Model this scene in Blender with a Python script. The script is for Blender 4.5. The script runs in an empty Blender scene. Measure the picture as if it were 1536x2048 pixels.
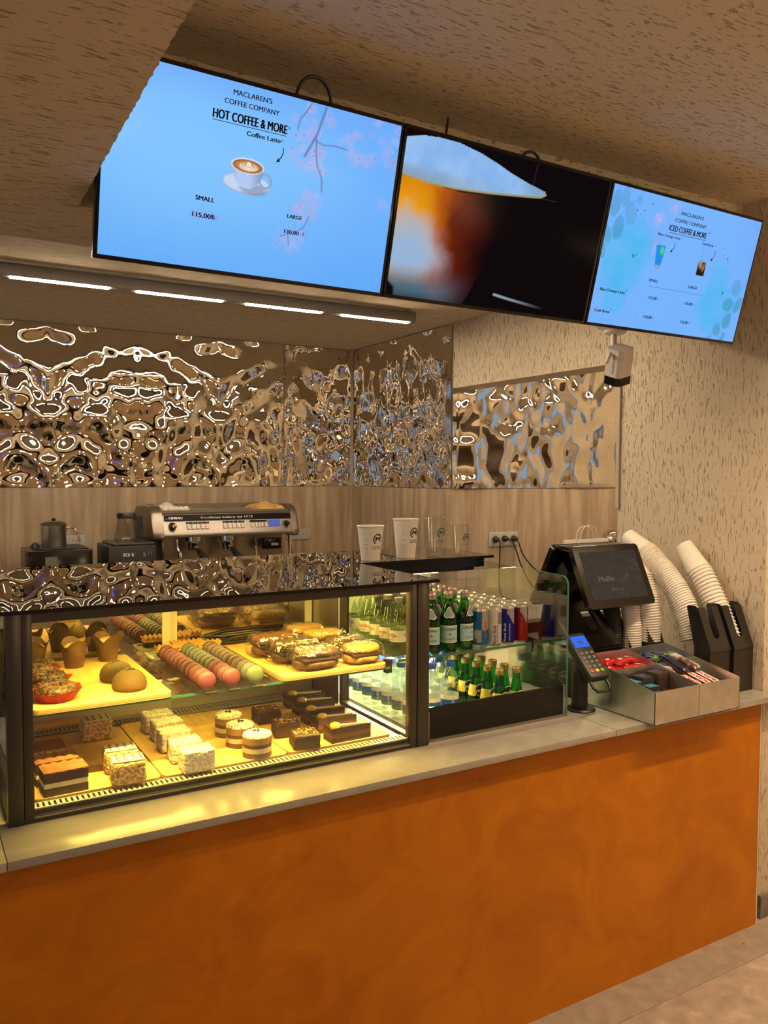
import bpy, bmesh, math, random
import numpy as np
from mathutils import Vector, Matrix, noise
random.seed(11)
SC = bpy.context.scene
COL = SC.collection
PI = math.pi
rad = math.radians

# ------------------------------------------------------------------ camera
cd = bpy.data.cameras.new('camera'); cam = bpy.data.objects.new('camera', cd); COL.objects.link(cam)
yaw, pit, rol = rad(30.536), rad(-2.659), rad(0.2065)
F = Vector((math.sin(yaw)*math.cos(pit), math.cos(yaw)*math.cos(pit), math.sin(pit)))
R0 = Vector((math.cos(yaw), -math.sin(yaw), 0)); U0 = R0.cross(F)
R1 = R0*math.cos(rol)+U0*math.sin(rol); U1 = U0*math.cos(rol)-R0*math.sin(rol)
CM = Matrix.Identity(4)
for i in range(3): CM[i][0], CM[i][1], CM[i][2] = R1[i], U1[i], -F[i]
CM.translation = (0, 0, 1.66)
cam.matrix_world = CM
cd.sensor_fit = 'HORIZONTAL'; cd.sensor_width = 36; cd.lens = 36*1631.8/1536; cd.clip_start = .02
SC.camera = cam
# ------------------------------------------------------------------ exposure / view
vs = SC.view_settings
SC.display_settings.display_device = 'sRGB'
vs.view_transform = 'Standard'; vs.look = 'None'; vs.gamma = 1; vs.use_curve_mapping = False; vs.exposure = 0.0
SC.cycles.max_bounces = 10; SC.cycles.transparent_max_bounces = 24; SC.cycles.glossy_bounces = 6
SC.cycles.caustics_reflective = True; SC.cycles.caustics_refractive = False
SC.cycles.sample_clamp_indirect = 4
# ------------------------------------------------------------------ light
WORLD_STRENGTH = 0.55
STRIP = 120.0          # the linear ceiling lamp behind the screens
FRONT = 0.85            # multiplier of the guest-side ceiling lamps and the added fill lights
CASE = 40.0           # LED strip in the cake case
COOL = 55.0           # LED strips in the drinks section
WARM = (1.0, .74, .44)
w = bpy.data.worlds.new('world'); SC.world = w; w.use_nodes = True
w.node_tree.nodes['Background'].inputs[0].default_value = (.50, .68, 1, 1)
w.node_tree.nodes['Background'].inputs[1].default_value = WORLD_STRENGTH
def area(name, loc, sx, sy, watts, col, rot=(0, 0, 0)):
    l = bpy.data.lights.new(name, 'AREA'); l.shape = 'RECTANGLE'; l.size = sx; l.size_y = sy
    l.energy = watts; l.color = col
    o = bpy.data.objects.new(name, l); COL.objects.link(o); o.location = loc; o.rotation_euler = rot
    return o
def point_fill(loc, watts, col):
    l = bpy.data.lights.new('added_point_fill', 'POINT'); l.energy = watts; l.color = col; l.shadow_soft_size = .14
    o = bpy.data.objects.new('added_point_fill', l); COL.objects.link(o); o.location = loc
point_fill((1.3, -1.9, 1.95), 22*FRONT, WARM); point_fill((3.6, -1.3, 1.95), 24*FRONT, WARM); point_fill((-1.6, -1.0, 1.9), 12*FRONT, WARM)  # point lights added out of view to brighten the ceilings, no fixture behind them
a_ = area('case_led_strip', (.75, 2.018, 1.3245), 1.0, .011, 9, (1, .68, .13), (rad(6), 0, 0)); a_.data.spread = rad(88)
a_ = area('drinks_led_strip', (1.445, 2.50, 1.0640), .20, .48, 11., (1, .88, .48))
for loc, p_ in (((2.2, -.9, 2.0), 26), ((4.0, -.2, 2.0), 16), ((-.9, -.8, 1.7), 9)):
    a_ = area('added_ceiling_fill', loc, .5, .5, p_*FRONT, WARM, (PI, 0, 0))  # upward fill added out of view, lifts the ceiling brightness
for loc, sx_, p_ in (((2.35, 1.02, 2.60), 1.3, 33), ((.9, .80, 2.60), 1.0, 7), ((4.2, .8, 2.60), 1.3, 30), ((3.2, -1.6, 2.60), 1.6, 30)):
    a_ = area('guest_side_light', loc, sx_, .05, p_*FRONT, WARM); a_.data.spread = rad(125)

# ------------------------------------------------------------------ materials
MATS = {}
def nt(name):
    m = bpy.data.materials.new(name); m.use_nodes = True
    t = m.node_tree; b = t.nodes['Principled BSDF']
    return m, t, b
def mat(name, col, rough=.5, metal=0., coat=0., bump=0., bscale=60., spec=.5, sheen=0, vary=0., trans=0., sss=0.):
    if name in MATS: return MATS[name]
    m, t, b = nt(name); col = col or (.3, .3, .3)
    b.inputs['Base Color'].default_value = (*col, 1); b.inputs['Roughness'].default_value = rough
    b.inputs['Metallic'].default_value = metal; b.inputs['Coat Weight'].default_value = coat
    b.inputs['Specular IOR Level'].default_value = spec
    b.inputs['Transmission Weight'].default_value = trans
    if bump or vary:
        tc = t.nodes.new('ShaderNodeTexCoord'); n = t.nodes.new('ShaderNodeTexNoise')
        n.inputs['Scale'].default_value = bscale; n.inputs['Detail'].default_value = 4
        t.links.new(tc.outputs['Object'], n.inputs['Vector'])
        if bump:
            bp = t.nodes.new('ShaderNodeBump'); bp.inputs['Strength'].default_value = 1; bp.inputs['Distance'].default_value = bump
            t.links.new(n.outputs[0], bp.inputs['Height']); t.links.new(bp.outputs[0], b.inputs['Normal'])
        if vary:
            r = t.nodes.new('ShaderNodeValToRGB')
            r.color_ramp.elements[0].position = .35; r.color_ramp.elements[1].position = .65
            r.color_ramp.elements[0].color = (*[c*(1-vary) for c in col], 1)
            r.color_ramp.elements[1].color = (*[min(1, c*(1+vary)) for c in col], 1)
            t.links.new(n.outputs[0], r.inputs[0]); t.links.new(r.outputs[0], b.inputs['Base Color'])
    MATS[name] = m
    return m
def two_tone(name, c1, c2, scale, rough=.6, lo=.42, hi=.58, bump=0., detail=3, stretch=(1, 1, 1), coat=0., dist=0.):
    if name in MATS: return MATS[name]
    m, t, b = nt(name)
    tc = t.nodes.new('ShaderNodeTexCoord'); mp = t.nodes.new('ShaderNodeMapping'); mp.inputs['Scale'].default_value = stretch
    n = t.nodes.new('ShaderNodeTexNoise'); n.inputs['Scale'].default_value = scale; n.inputs['Detail'].default_value = detail
    n.inputs['Distortion'].default_value = dist
    r = t.nodes.new('ShaderNodeValToRGB'); r.color_ramp.elements[0].position = lo; r.color_ramp.elements[1].position = hi
    r.color_ramp.elements[0].color = (*c1, 1); r.color_ramp.elements[1].color = (*c2, 1)
    L = t.links.new
    L(tc.outputs['Object'], mp.inputs[0]); L(mp.outputs[0], n.inputs['Vector']); L(n.outputs[0], r.inputs[0]); L(r.outputs[0], b.inputs['Base Color'])
    b.inputs['Roughness'].default_value = rough; b.inputs['Coat Weight'].default_value = coat
    if bump:
        bp = t.nodes.new('ShaderNodeBump'); bp.inputs['Strength'].default_value = 1; bp.inputs['Distance'].default_value = bump
        L(n.outputs[0], bp.inputs['Height']); L(bp.outputs[0], b.inputs['Normal'])
    MATS[name] = m
    return m
def emis(name, col, strength=1.):
    if name in MATS: return MATS[name]
    m = bpy.data.materials.new(name); m.use_nodes = True; t = m.node_tree; t.nodes.clear()
    e = t.nodes.new('ShaderNodeEmission'); e.inputs[0].default_value = (*col, 1); e.inputs[1].default_value = strength
    o = t.nodes.new('ShaderNodeOutputMaterial'); t.links.new(e.outputs[0], o.inputs[0])
    MATS[name] = m
    return m
def pane(name, tint, f0=.04, rough=0., bump=0., bscale=40., gloss=(1, 1, 1)):
    """thin clear sheet: tinted see-through plus a mirror reflection that grows at grazing angles"""
    if name in MATS: return MATS[name]
    m = bpy.data.materials.new(name); m.use_nodes = True; t = m.node_tree; t.nodes.clear(); L = t.links.new
    lw = t.nodes.new('ShaderNodeLayerWeight'); lw.inputs[0].default_value = .5
    p = t.nodes.new('ShaderNodeMath'); p.operation = 'POWER'; p.inputs[1].default_value = 5
    ma = t.nodes.new('ShaderNodeMath'); ma.operation = 'MULTIPLY_ADD'; ma.inputs[1].default_value = 1-f0; ma.inputs[2].default_value = f0
    tr = t.nodes.new('ShaderNodeBsdfTransparent'); tr.inputs[0].default_value = (*tint, 1)
    gl = t.nodes.new('ShaderNodeBsdfGlossy'); gl.inputs['Roughness'].default_value = rough; gl.inputs['Color'].default_value = (*gloss, 1)
    mx = t.nodes.new('ShaderNodeMixShader'); o = t.nodes.new('ShaderNodeOutputMaterial')
    L(lw.outputs['Facing'], p.inputs[0]); L(p.outputs[0], ma.inputs[0]); L(ma.outputs[0], mx.inputs[0])
    L(tr.outputs[0], mx.inputs[1]); L(gl.outputs[0], mx.inputs[2]); L(mx.outputs[0], o.inputs[0])
    if bump:
        tc = t.nodes.new('ShaderNodeTexCoord'); n = t.nodes.new('ShaderNodeTexNoise'); n.inputs['Scale'].default_value = bscale
        bp = t.nodes.new('ShaderNodeBump'); bp.inputs['Distance'].default_value = bump
        L(tc.outputs['Object'], n.inputs['Vector']); L(n.outputs[0], bp.inputs['Height'])
        L(bp.outputs[0], gl.inputs['Normal']); L(bp.outputs[0], lw.inputs['Normal'])
    MATS[name] = m
    return m
def stucco(name, col, stretch, depth=.004):
    """scratched plaster: short grooves along one direction"""
    m, t, b = nt(name); L = t.links.new
    tc = t.nodes.new('ShaderNodeTexCoord'); mp = t.nodes.new('ShaderNodeMapping'); mp.inputs['Scale'].default_value = stretch
    wn = t.nodes.new('ShaderNodeTexNoise'); wn.inputs['Scale'].default_value = 5
    wa = t.nodes.new('ShaderNodeMixRGB'); wa.blend_type = 'ADD'; wa.inputs[0].default_value = .05
    L(tc.outputs['Object'], wn.inputs['Vector']); L(tc.outputs['Object'], wa.inputs[1]); L(wn.outputs['Color'], wa.inputs[2]); L(wa.outputs[0], mp.inputs[0])
    n = t.nodes.new('ShaderNodeTexNoise'); n.inputs['Scale'].default_value = 1; n.inputs['Detail'].default_value = 3; n.inputs['Roughness'].default_value = .55
    L(mp.outputs[0], n.inputs['Vector'])
    r = t.nodes.new('ShaderNodeValToRGB'); r.color_ramp.elements[0].position = .33; r.color_ramp.elements[1].position = .40
    L(n.outputs[0], r.inputs[0])
    g = t.nodes.new('ShaderNodeTexNoise'); g.inputs['Scale'].default_value = 130; g.inputs['Detail'].default_value = 3
    L(tc.outputs['Object'], g.inputs['Vector'])
    ad = t.nodes.new('ShaderNodeMath'); ad.operation = 'MULTIPLY_ADD'; ad.inputs[1].default_value = .22
    L(g.outputs[0], ad.inputs[0]); L(r.outputs[0], ad.inputs[2])
    bp = t.nodes.new('ShaderNodeBump'); bp.inputs['Strength'].default_value = 1; bp.inputs['Distance'].default_value = depth
    L(ad.outputs[0], bp.inputs['Height']); L(bp.outputs[0], b.inputs['Normal'])
    cr = t.nodes.new('ShaderNodeMixRGB'); cr.inputs[1].default_value = (col[0]*.74, col[1]*.70, col[2]*.62, 1); cr.inputs[2].default_value = (*col, 1)  # shade of the grooves also put into the base colour
    L(r.outputs[0], cr.inputs[0]); L(cr.outputs[0], b.inputs['Base Color'])
    b.inputs['Roughness'].default_value = .9; b.inputs['Specular IOR Level'].default_value = .15
    return m
PL = (.60, .50, .365)
M_wall = stucco('scratched_plaster_upright', PL, (165, 165, 21), .005)
M_ceil = stucco('scratched_plaster_overhead', PL, (24, 150, 150))
M_smooth = mat('smooth_plaster', PL, .9, bump=.0015, bscale=45)
M_white = mat('white_plastic', (.75, .70, .62), .4)
M_steel = mat('brushed_steel', (.42, .39, .35), .32, 1., bump=.0002, bscale=300)
M_galv = mat('galvanised_sheet', (.74, .73, .70), .33, 1., vary=.10, bscale=14)
M_dsteel = mat('dark_bronze_profile', (.085, .075, .062), .32, .75)
M_alu = mat('cream_aluminium', (.66, .58, .40), .4, .1)
M_black = mat('black_gloss_plastic', (.006, .005, .005), .16, spec=.45)
M_blackm = mat('black_matte', (.013, .011, .010), .42)
M_blackp = mat('black_acrylic', (.016, .014, .012), .3)
M_chrome = mat('chrome', (.8, .78, .74), .08, 1.)
M_mirror = mat('polished_steel_mirror', (.86, .80, .70), .03, 1.)
M_door = mat('mirror_glass', (.74, .70, .60), .02, 1.)
M_glass = pane('clear_glass', (.97, .985, .97))
M_gedge = mat('glass_edge', (.05, .16, .11), .1, trans=0.)
M_top = pane('smoked_black_glass', (.10, .10, .10), .09)
M_film = pane('clear_wrap', (.96, .96, .94), .11, .20, .012, 26)
M_clear = pane('clear_plastic', (.95, .96, .95), .07)
M_water = pane('water_bottle_plastic', (.90, .94, .92), .10, .03)
M_green = pane('green_bottle_glass', (.10, .50, .10), .06)
M_paper = mat('white_paper_cup', (.80, .74, .66), .55)
M_ink = mat('black_print', (.012, .011, .010), .5)
M_inkg = mat('green_print', (.01, .10, .07), .5)
M_wood = two_tone('birch_ply', (.62, .37, .10), (.74, .47, .15), 5, .5, bump=.0003, stretch=(9, 1, 9))
M_ply = two_tone('ply_edge', (.30, .17, .06), (.62, .42, .18), 1, .6, stretch=(2, 2, 420))
M_handle = mat('orange_wood', (.72, .38, .11), .4)

# ------------------------------------------------------------------ mesh helpers
class MB:
    def __init__(s): s.bm = bmesh.new(); s.mi = 0; s.M = Matrix()
    def add(s, verts, faces):
        vs_ = [s.bm.verts.new(s.M @ Vector(v)) for v in verts]; out = []
        for f in faces:
            try:
                fc = s.bm.faces.new([vs_[i] for i in f]); fc.material_index = s.mi; out.append(fc)
            except ValueError: pass
        return vs_, out
    def box(s, x0, x1, y0, y1, z0, z1, bev=0., seg=2):
        v = [(x, y, z) for z in (z0, z1) for y in (y0, y1) for x in (x0, x1)]
        vv, ff = s.add(v, [(0, 2, 3, 1), (4, 5, 7, 6), (0, 1, 5, 4), (2, 6, 7, 3), (0, 4, 6, 2), (1, 3, 7, 5)])
        if bev:
            ee = list({e for f in ff for e in f.edges})
            r = bmesh.ops.bevel(s.bm, geom=ee, offset=bev, segments=seg, affect='EDGES', profile=.5)
            for f in r['faces']: f.material_index = s.mi
        return s
    def prism(s, poly, axis, a, b):
        """poly: 2D points; axis 'X': (y,z), 'Y': (x,z), 'Z': (x,y)"""
        def p(q, t): return {'X': (t, q[0], q[1]), 'Y': (q[0], t, q[1]), 'Z': (q[0], q[1], t)}[axis]
        n = len(poly)
        v = [p(q, a) for q in poly]+[p(q, b) for q in poly]
        f = [tuple(range(n))[::-1], tuple(range(n, 2*n))]+[(i, (i+1) % n, n+(i+1) % n, n+i) for i in range(n)]
        s.add(v, f); return s
    def lathe(s, prof, c=(0, 0, 0), seg=24, M=None, wob=None):
        """prof [(r,z)...] bottom to top"""
        v = []; f = []; n = len(prof)
        for k in range(seg):
            a = 2*PI*k/seg
            for r, z in prof:
                rr = r*(wob(a, z) if wob else 1)
                q = Vector((rr*math.cos(a), rr*math.sin(a), z))
                if M: q = M @ q
                v.append(q+Vector(c))
        for k in range(seg):
            k2 = (k+1) % seg
            for i in range(n-1): f.append((k*n+i, k2*n+i, k2*n+i+1, k*n+i+1))
        vv, ff = s.add(v, f)
        bmesh.ops.remove_doubles(s.bm, verts=vv, dist=1e-6)
        return s
    def tube(s, pts, r, seg=8, caps=True):
        pts = [Vector(p) for p in pts]; n = len(pts); v = []; f = []
        rs = r if isinstance(r, (list, tuple)) else [r]*n
        up = Vector((0, 0, 1)); prev = None
        for i, p in enumerate(pts):
            t = (pts[min(i+1, n-1)]-pts[max(i-1, 0)]).normalized()
            if prev is None:
                a = t.cross(up if abs(t.z) < .9 else Vector((1, 0, 0))).normalized()
            else:
                a = (prev-t*prev.dot(t)).normalized()
            prev = a; b = t.cross(a)
            for k in range(seg):
                th = 2*PI*k/seg; v.append(p+(a*math.cos(th)+b*math.sin(th))*rs[i])
        for i in range(n-1):
            for k in range(seg):
                k2 = (k+1) % seg
                f.append((i*seg+k, i*seg+k2, (i+1)*seg+k2, (i+1)*seg+k))
        if caps: f += [tuple(range(seg))[::-1], tuple(range((n-1)*seg, n*seg))]
        s.add(v, f); return s
    def grid(s, fn, nu, nv, cu=False):
        v = [fn(i/nu, j/nv) for j in range(nv+1) for i in range(nu+1)]
        f = [(j*(nu+1)+i, j*(nu+1)+i+1, (j+1)*(nu+1)+i+1, (j+1)*(nu+1)+i) for j in range(nv) for i in range(nu)]
        s.add(v, f); return s
    def ball(s, c, rx, ry, rz, seg=16, rings=10, wob=None):
        prof = [(max(1e-5, math.sin(PI*i/rings)), -math.cos(PI*i/rings)) for i in range(rings+1)]
        v = []; f = []; n = len(prof)
        for k in range(seg):
            a = 2*PI*k/seg
            for r, z in prof:
                d = Vector((r*math.cos(a), r*math.sin(a), z)); q = 1+(wob(d) if wob else 0)
                v.append((c[0]+d.x*rx*q, c[1]+d.y*ry*q, c[2]+d.z*rz*q))
        for k in range(seg):
            k2 = (k+1) % seg
            for i in range(n-1): f.append((k*n+i, k2*n+i, k2*n+i+1, k*n+i+1))
        vv, ff = s.add(v, f); bmesh.ops.remove_doubles(s.bm, verts=vv, dist=1e-6)
        return s
    def text(s, body, fn, h, width=None, align='C', bold=0.):
        """flat lettering; fn(x, y) maps to 3D; h = capital height"""
        vs_, fs_, w0 = text_shape(body)
        sx = (width/w0) if width else h; W = w0*sx
        ox = {'C': -W/2, 'L': 0, 'R': -W}[align]
        for k in ((0,) if not bold else (-1, 0, 1)):      # heavier strokes: the same outline set three times, slightly apart
            s.add([fn(x*sx+ox+k*bold*h*3.0, y*h) for x, y in vs_], fs_)
        return s
    def build(s, name, mats, parent=None, world=False, angle=40, flat=False):
        me = bpy.data.meshes.new(name)
        bmesh.ops.recalc_face_normals(s.bm, faces=s.bm.faces[:])
        if world and parent is not None:
            o_ = Vector((0, 0, 0)); q = parent
            while q is not None: o_ += q.location; q = q.parent
            for v in s.bm.verts: v.co -= o_
        s.bm.to_mesh(me); s.bm.free()
        for m in (mats if isinstance(mats, (list, tuple)) else [mats]): me.materials.append(m)
        if not flat and len(me.polygons):
            me.polygons.foreach_set('use_smooth', [True]*len(me.polygons)); me.set_sharp_from_angle(angle=rad(angle))
        o = bpy.data.objects.new(name, me); COL.objects.link(o); o.parent = parent
        return o
_TC = {}
def text_shape(body, bold=0.):
    k = (body, bold)
    if k in _TC: return _TC[k]
    def raw(b):
        c = bpy.data.curves.new('t', 'FONT'); c.body = b; c.offset = bold; c.resolution_u = 3; c.fill_mode = 'BOTH'
        o = bpy.data.objects.new('t', c); me = o.to_mesh()
        v = [(p.co.x, p.co.y) for p in me.vertices]; f = [tuple(p.vertices) for p in me.polygons]
        o.to_mesh_clear(); bpy.data.objects.remove(o); bpy.data.curves.remove(c)
        return v, f
    if 'H' not in _TC: _TC['H'] = max(y for x, y in raw('H')[0])
    v, f = raw(body); H = _TC['H']; x0 = min(x for x, y in v)
    v = [((x-x0)/H, y/H) for x, y in v]
    _TC[k] = (v, f, max(x for x, y in v))
    return _TC[k]
def tag(o, label=None, cat=None, group=None, kind=None):
    if label: o['label'] = label
    if cat: o['category'] = cat
    if group: o['group'] = group
    if kind: o['kind'] = kind
    return o
def thing(name, label, cat, loc=(0, 0, 0), group=None, rz=0.):
    o = bpy.data.objects.new(name, None); COL.objects.link(o); o.location = loc; o.rotation_euler = (0, 0, rz)
    o.empty_display_size = .05
    return tag(o, label, cat, group)
def dup(root, loc=None, rot=None, label=None, parent=None):
    c = root.copy(); COL.objects.link(c); c.parent = parent
    if loc is not None: c.location = loc
    if rot is not None: c.rotation_euler = rot
    if label: c['label'] = label
    for ch in list(root.children): dup(ch, parent=c)
    return c
def mv(o, loc, rot=None):
    o.location = loc
    if rot is not None: o.rotation_euler = rot
    return o
def struct(name, mb, m, **k):
    o = mb.build(name, m, **k); o['kind'] = 'structure'; return o
NTH = 'first second third fourth fifth sixth seventh eighth ninth tenth eleventh twelfth thirteenth fourteenth fifteenth sixteenth seventeenth eighteenth nineteenth twentieth'.split()
_T = {2: 'twenty', 3: 'thirty', 4: 'forty', 5: 'fifty'}
def nth(i):
    if i < 20: return NTH[i]
    t, u = divmod(i+1, 10)
    return {2: 'twentieth', 3: 'thirtieth', 4: 'fortieth', 5: 'fiftieth'}[t] if u == 0 else _T[t]+'-'+NTH[u-1]

# ================================================================== the setting
XR, YB = 2.73, 5.06
# floor: mottled stone
m, t, b = nt('mottled_stone_floor'); L = t.links.new
tc = t.nodes.new('ShaderNodeTexCoord'); vo = t.nodes.new('ShaderNodeTexNoise'); vo.inputs['Scale'].default_value = 14; vo.inputs['Detail'].default_value = 7; vo.inputs['Distortion'].default_value = .25
r = t.nodes.new('ShaderNodeValToRGB'); e = r.color_ramp.elements
e[0].position = .3; e[0].color = (.24, .185, .15, 1); e[1].position = .68; e[1].color = (.42, .33, .27, 1)
e2 = e.new(.55); e2.color = (.33, .255, .205, 1)
L(tc.outputs['Object'], vo.inputs['Vector']); L(vo.outputs[0], r.inputs[0]); L(r.outputs[0], b.inputs['Base Color']); b.inputs['Roughness'].default_value = .45
M_floor = m
mb = MB(); mb.box(-4, 5, -4, 5.3, -.05, 0); struct('floor', mb, M_floor, flat=True)
# back wall, clad in travertine up to the mirror panels
m, t, b = nt('travertine_tile'); L = t.links.new
tc = t.nodes.new('ShaderNodeTexCoord'); mp = t.nodes.new('ShaderNodeMapping'); mp.inputs['Scale'].default_value = (19, 19, 1.7)
n = t.nodes.new('ShaderNodeTexNoise'); n.inputs['Scale'].default_value = 1; n.inputs['Detail'].default_value = 6; n.inputs['Distortion'].default_value = .6
r = t.nodes.new('ShaderNodeValToRGB'); e = r.color_ramp.elements; e[0].position = .36; e[0].color = (.32, .225, .14, 1); e[1].position = .66; e[1].color = (.49, .375, .255, 1)
L(tc.outputs['Object'], mp.inputs[0]); L(mp.outputs[0], n.inputs['Vector']); L(n.outputs[0], r.inputs[0])
sx = t.nodes.new('ShaderNodeSeparateXYZ'); L(tc.outputs['Object'], sx.inputs[0])
su = t.nodes.new('ShaderNodeMath'); su.operation = 'ADD'; L(sx.outputs[0], su.inputs[0]); L(sx.outputs[1], su.inputs[1])
md = t.nodes.new('ShaderNodeMath'); md.operation = 'PINGPONG'; md.inputs[1].default_value = .305; L(su.outputs[0], md.inputs[0])
lt = t.nodes.new('ShaderNodeMath'); lt.operation = 'LESS_THAN'; lt.inputs[1].default_value = .0018; L(md.outputs[0], lt.inputs[0])
mx = t.nodes.new('ShaderNodeMixRGB'); mx.inputs[2].default_value = (.24, .17, .11, 1); L(lt.outputs[0], mx.inputs[0]); L(r.outputs[0], mx.inputs[1]); L(mx.outputs[0], b.inputs['Base Color'])
b.inputs['Roughness'].default_value = .42
M_tile = m
Zt = 1.575
mb = MB(); mb.box(-4, XR, YB, YB+.15, 0, 2.6); struct('wall_back', mb, M_smooth, flat=True)
mb = MB(); mb.box(-4, XR-.012, YB-.012, YB, 0, Zt); struct('wall_back_tiles', mb, M_tile, flat=True)
# wall mass right of the work area: its left face and its front face are both clad
mb = MB(); mb.box(XR, 4.6, 3.86, YB+.15, 0, 2.6); struct('wall_return', mb, M_smooth, flat=True)
mb = MB(); mb.box(XR-.012, XR, 3.848, YB-.012, 0, Zt); mb.box(XR, 4.6, 3.848, 3.86, 0, Zt); struct('wall_return_tiles', mb, M_tile, flat=True)
mb = MB(); mb.box(4.6, 4.75, 2.0, 2.3, 0, 2.6); mb.box(4.6, 4.75, 2.75, 4.0, 0, 2.6); mb.box(4.6, 4.75, 2.3, 2.75, 0, 1.1); struct('wall_niche', mb, M_wall, flat=True)
mb = MB(); mb.box(3.35, 4.25, 2.0, 2.03, 0, 2.05); struct('added_door_1', mb, mat('dark_brown_door', (.05, .028, .016), .5), flat=True)  # unseen door, added as a dark shape for the niche panel to reflect
# lintel over the niche, and the plaster pier at the right end of the counter
mb = MB(); mb.box(XR, XR+.16, 2.59, 3.86, 2.153, 2.6); struct('trim_lintel', mb, M_wall, flat=True)
mb = MB(); mb.box(XR, 3.15, 1.86, 2.59, 0, 2.75, bev=.006); mb.box(3.15, 5, 1.86, 2.0, 0, 2.75); struct('wall_right', mb, M_wall)
mb = MB(); mb.box(XR+.0, 5, 1.847, 1.86, 0, .088); struct('baseboard_right', mb, mat('grey_stone_skirting', (.15, .13, .11), .6, vary=.3, bscale=30), flat=True)
mb = MB(); mb.box(XR-.012, XR-.001, 2.575, 2.592, 1.515, 2.06); struct('trim_cable_cover', mb, mat('beige_cable_cover', (.46, .40, .32), .5), flat=True)
# ceilings: lower rear ceiling, dropped slab with a rough edge, higher guest-side ceiling
mb = MB(); mb.box(-4, 4.75, 2.33, YB+.15, 2.52, 2.62); mb.box(3.15, 4.75, 2.0, 2.33, 2.52, 2.62); struct('ceiling_rear', mb, M_ceil, flat=True)
poly = [(-4, -4)]
yy = -4.0
while yy < 1.985:
    xe = .336+.024*max(0, (yy-1.0))
    poly.append((xe+random.uniform(-.0016, .0014), yy)); yy += .35 if yy < .6 else .007+random.uniform(0, .008)
poly += [(.358, 1.99)]
xx = .37
while xx < 2.72: poly.append((xx, 1.993+random.uniform(-.003, .003))); xx += .03
poly += [(XR, 1.993), (XR, 2.33), (-4, 2.33)]
mb = MB(); mb.prism(poly, 'Z', 2.27, 2.75); struct('ceiling_dropped', mb, M_ceil, flat=True)
mb = MB(); mb.box(.30, 5, -4, 2.02, 2.665, 2.75); struct('ceiling_front', mb, M_ceil, flat=True)
# guest side of the room (seen only in reflections): walls with shopfront openings
mb = MB(); mb.box(-4.15, -4, -4, -1.8, 0, 2.75); mb.box(-4.15, -4, 2.2, 2.7, 0, 2.75); mb.box(-4.15, -4, 4.5, 5.2, 0, 2.75); mb.box(-4.15, -4, 2.7, 4.5, 0, .9); mb.box(-4.15, -4, 2.7, 4.5, 2.3, 2.75); mb.box(-4.15, -4, -1.8, 2.2, 0, .5); mb.box(-4.15, -4, -1.8, 2.2, 2.2, 2.75)
struct('wall_left', mb, M_wall, flat=True)
mb = MB(); mb.box(-4, -3.7, -4.15, -4, 0, 2.75); mb.box(-2.3, 5.15, -4.15, -4, 0, 2.75); mb.box(-3.7, -2.3, -4.15, -4, 2.2, 2.75)
struct('wall_front', mb, M_wall, flat=True)
mb = MB(); mb.box(5, 5.15, -4, 1.86, 0, 2.75); struct('wall_far_right', mb, M_wall, flat=True)

# rippled mirror panels
def ripple(u, z, mir=True):
    if mir:
        u = abs(((u-.73) % 1.02)-.51)
    p = Vector((u*8.4, z*6.8, 3.1)); q = Vector((u*17, z*15, 9.7))
    a = noise.noise(p)*.0165+noise.noise(q)*.0030
    return a
def mirror(name, label, axis, a0, a1, fixed, z0, z1, seed, amp=1.):
    mb = MB(); st = .0085
    nu = max(2, int((a1-a0)/st)); nv = max(2, int((z1-z0)/st))
    def fn(u, v):
        a = a0+(a1-a0)*u; z = z0+(z1-z0)*v
        ed = min(1, min(a-a0, a1-a, z-z0, z1-z)/.03)
        h = .006+amp*(.4+.6*ed)*ripple(a+seed*.0, z+seed*3.7)
        return (a, fixed-h, z) if axis == 'X' else (fixed-h, a, z)
    mb.grid(fn, nu, nv)
    e0 = (a0, a1)
    o = mb.build(name, M_mirror, angle=180)
    return tag(o, label, 'mirror panel', 'rippled mirror sheets')
mirror('mirror_panel', 'wide rippled polished steel sheet above the espresso machine on the back wall', 'X', -.9, 2.195, YB-.008, Zt+.003, 2.515, 0)
mirror('mirror_panel', 'narrow rippled steel sheet filling the inner corner of the back wall', 'X', 2.20, XR-.03, YB-.008, Zt+.003, 2.515, 1)
mirror('mirror_panel', 'rippled steel sheet on the side wall facing left, under the end of the ceiling lamp', 'Y', 3.85, YB-.03, XR-.008, Zt+.003, 2.515, 2, 1.25)
mirror('mirror_panel', 'rippled steel sheet inside the niche, behind the security camera', 'X', XR-.005, 4.59, 3.852, Zt+.003, 2.50, 4, 1.5)

# ------------------------------------------------------------------ counter
m, t, b = nt('burnt_orange_plaster'); L = t.links.new
tc = t.nodes.new('ShaderNodeTexCoord'); n = t.nodes.new('ShaderNodeTexNoise'); n.inputs['Scale'].default_value = 4.2; n.inputs['Detail'].default_value = 12; n.inputs['Distortion'].default_value = 1.1; n.inputs['Roughness'].default_value = .62
r = t.nodes.new('ShaderNodeValToRGB'); e = r.color_ramp.elements; e[0].position = .3; e[0].color = (.36, .102, .002, 1); e[1].position = .72; e[1].color = (.50, .165, .004, 1)
L(tc.outputs['Object'], n.inputs['Vector']); L(n.outputs[0], r.inputs[0]); L(r.outputs[0], b.inputs['Base Color']); b.inputs['Roughness'].default_value = .42; b.inputs['Specular IOR Level'].default_value = .22
bp = t.nodes.new('ShaderNodeBump'); bp.inputs['Distance'].default_value = .0015; L(n.outputs[0], bp.inputs['Height']); L(bp.outputs[0], b.inputs['Normal'])
M_orange = m
ct = thing('service_counter', 'long service counter with burnt orange plaster front below the display cases', 'counter', (1.0, 1.9, 0))
mb = MB(); mb.box(-1.2, 2.682, 1.835, 1.86, 0.0, .842); mb.build('front_panel', M_orange, ct, True, flat=True)
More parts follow.
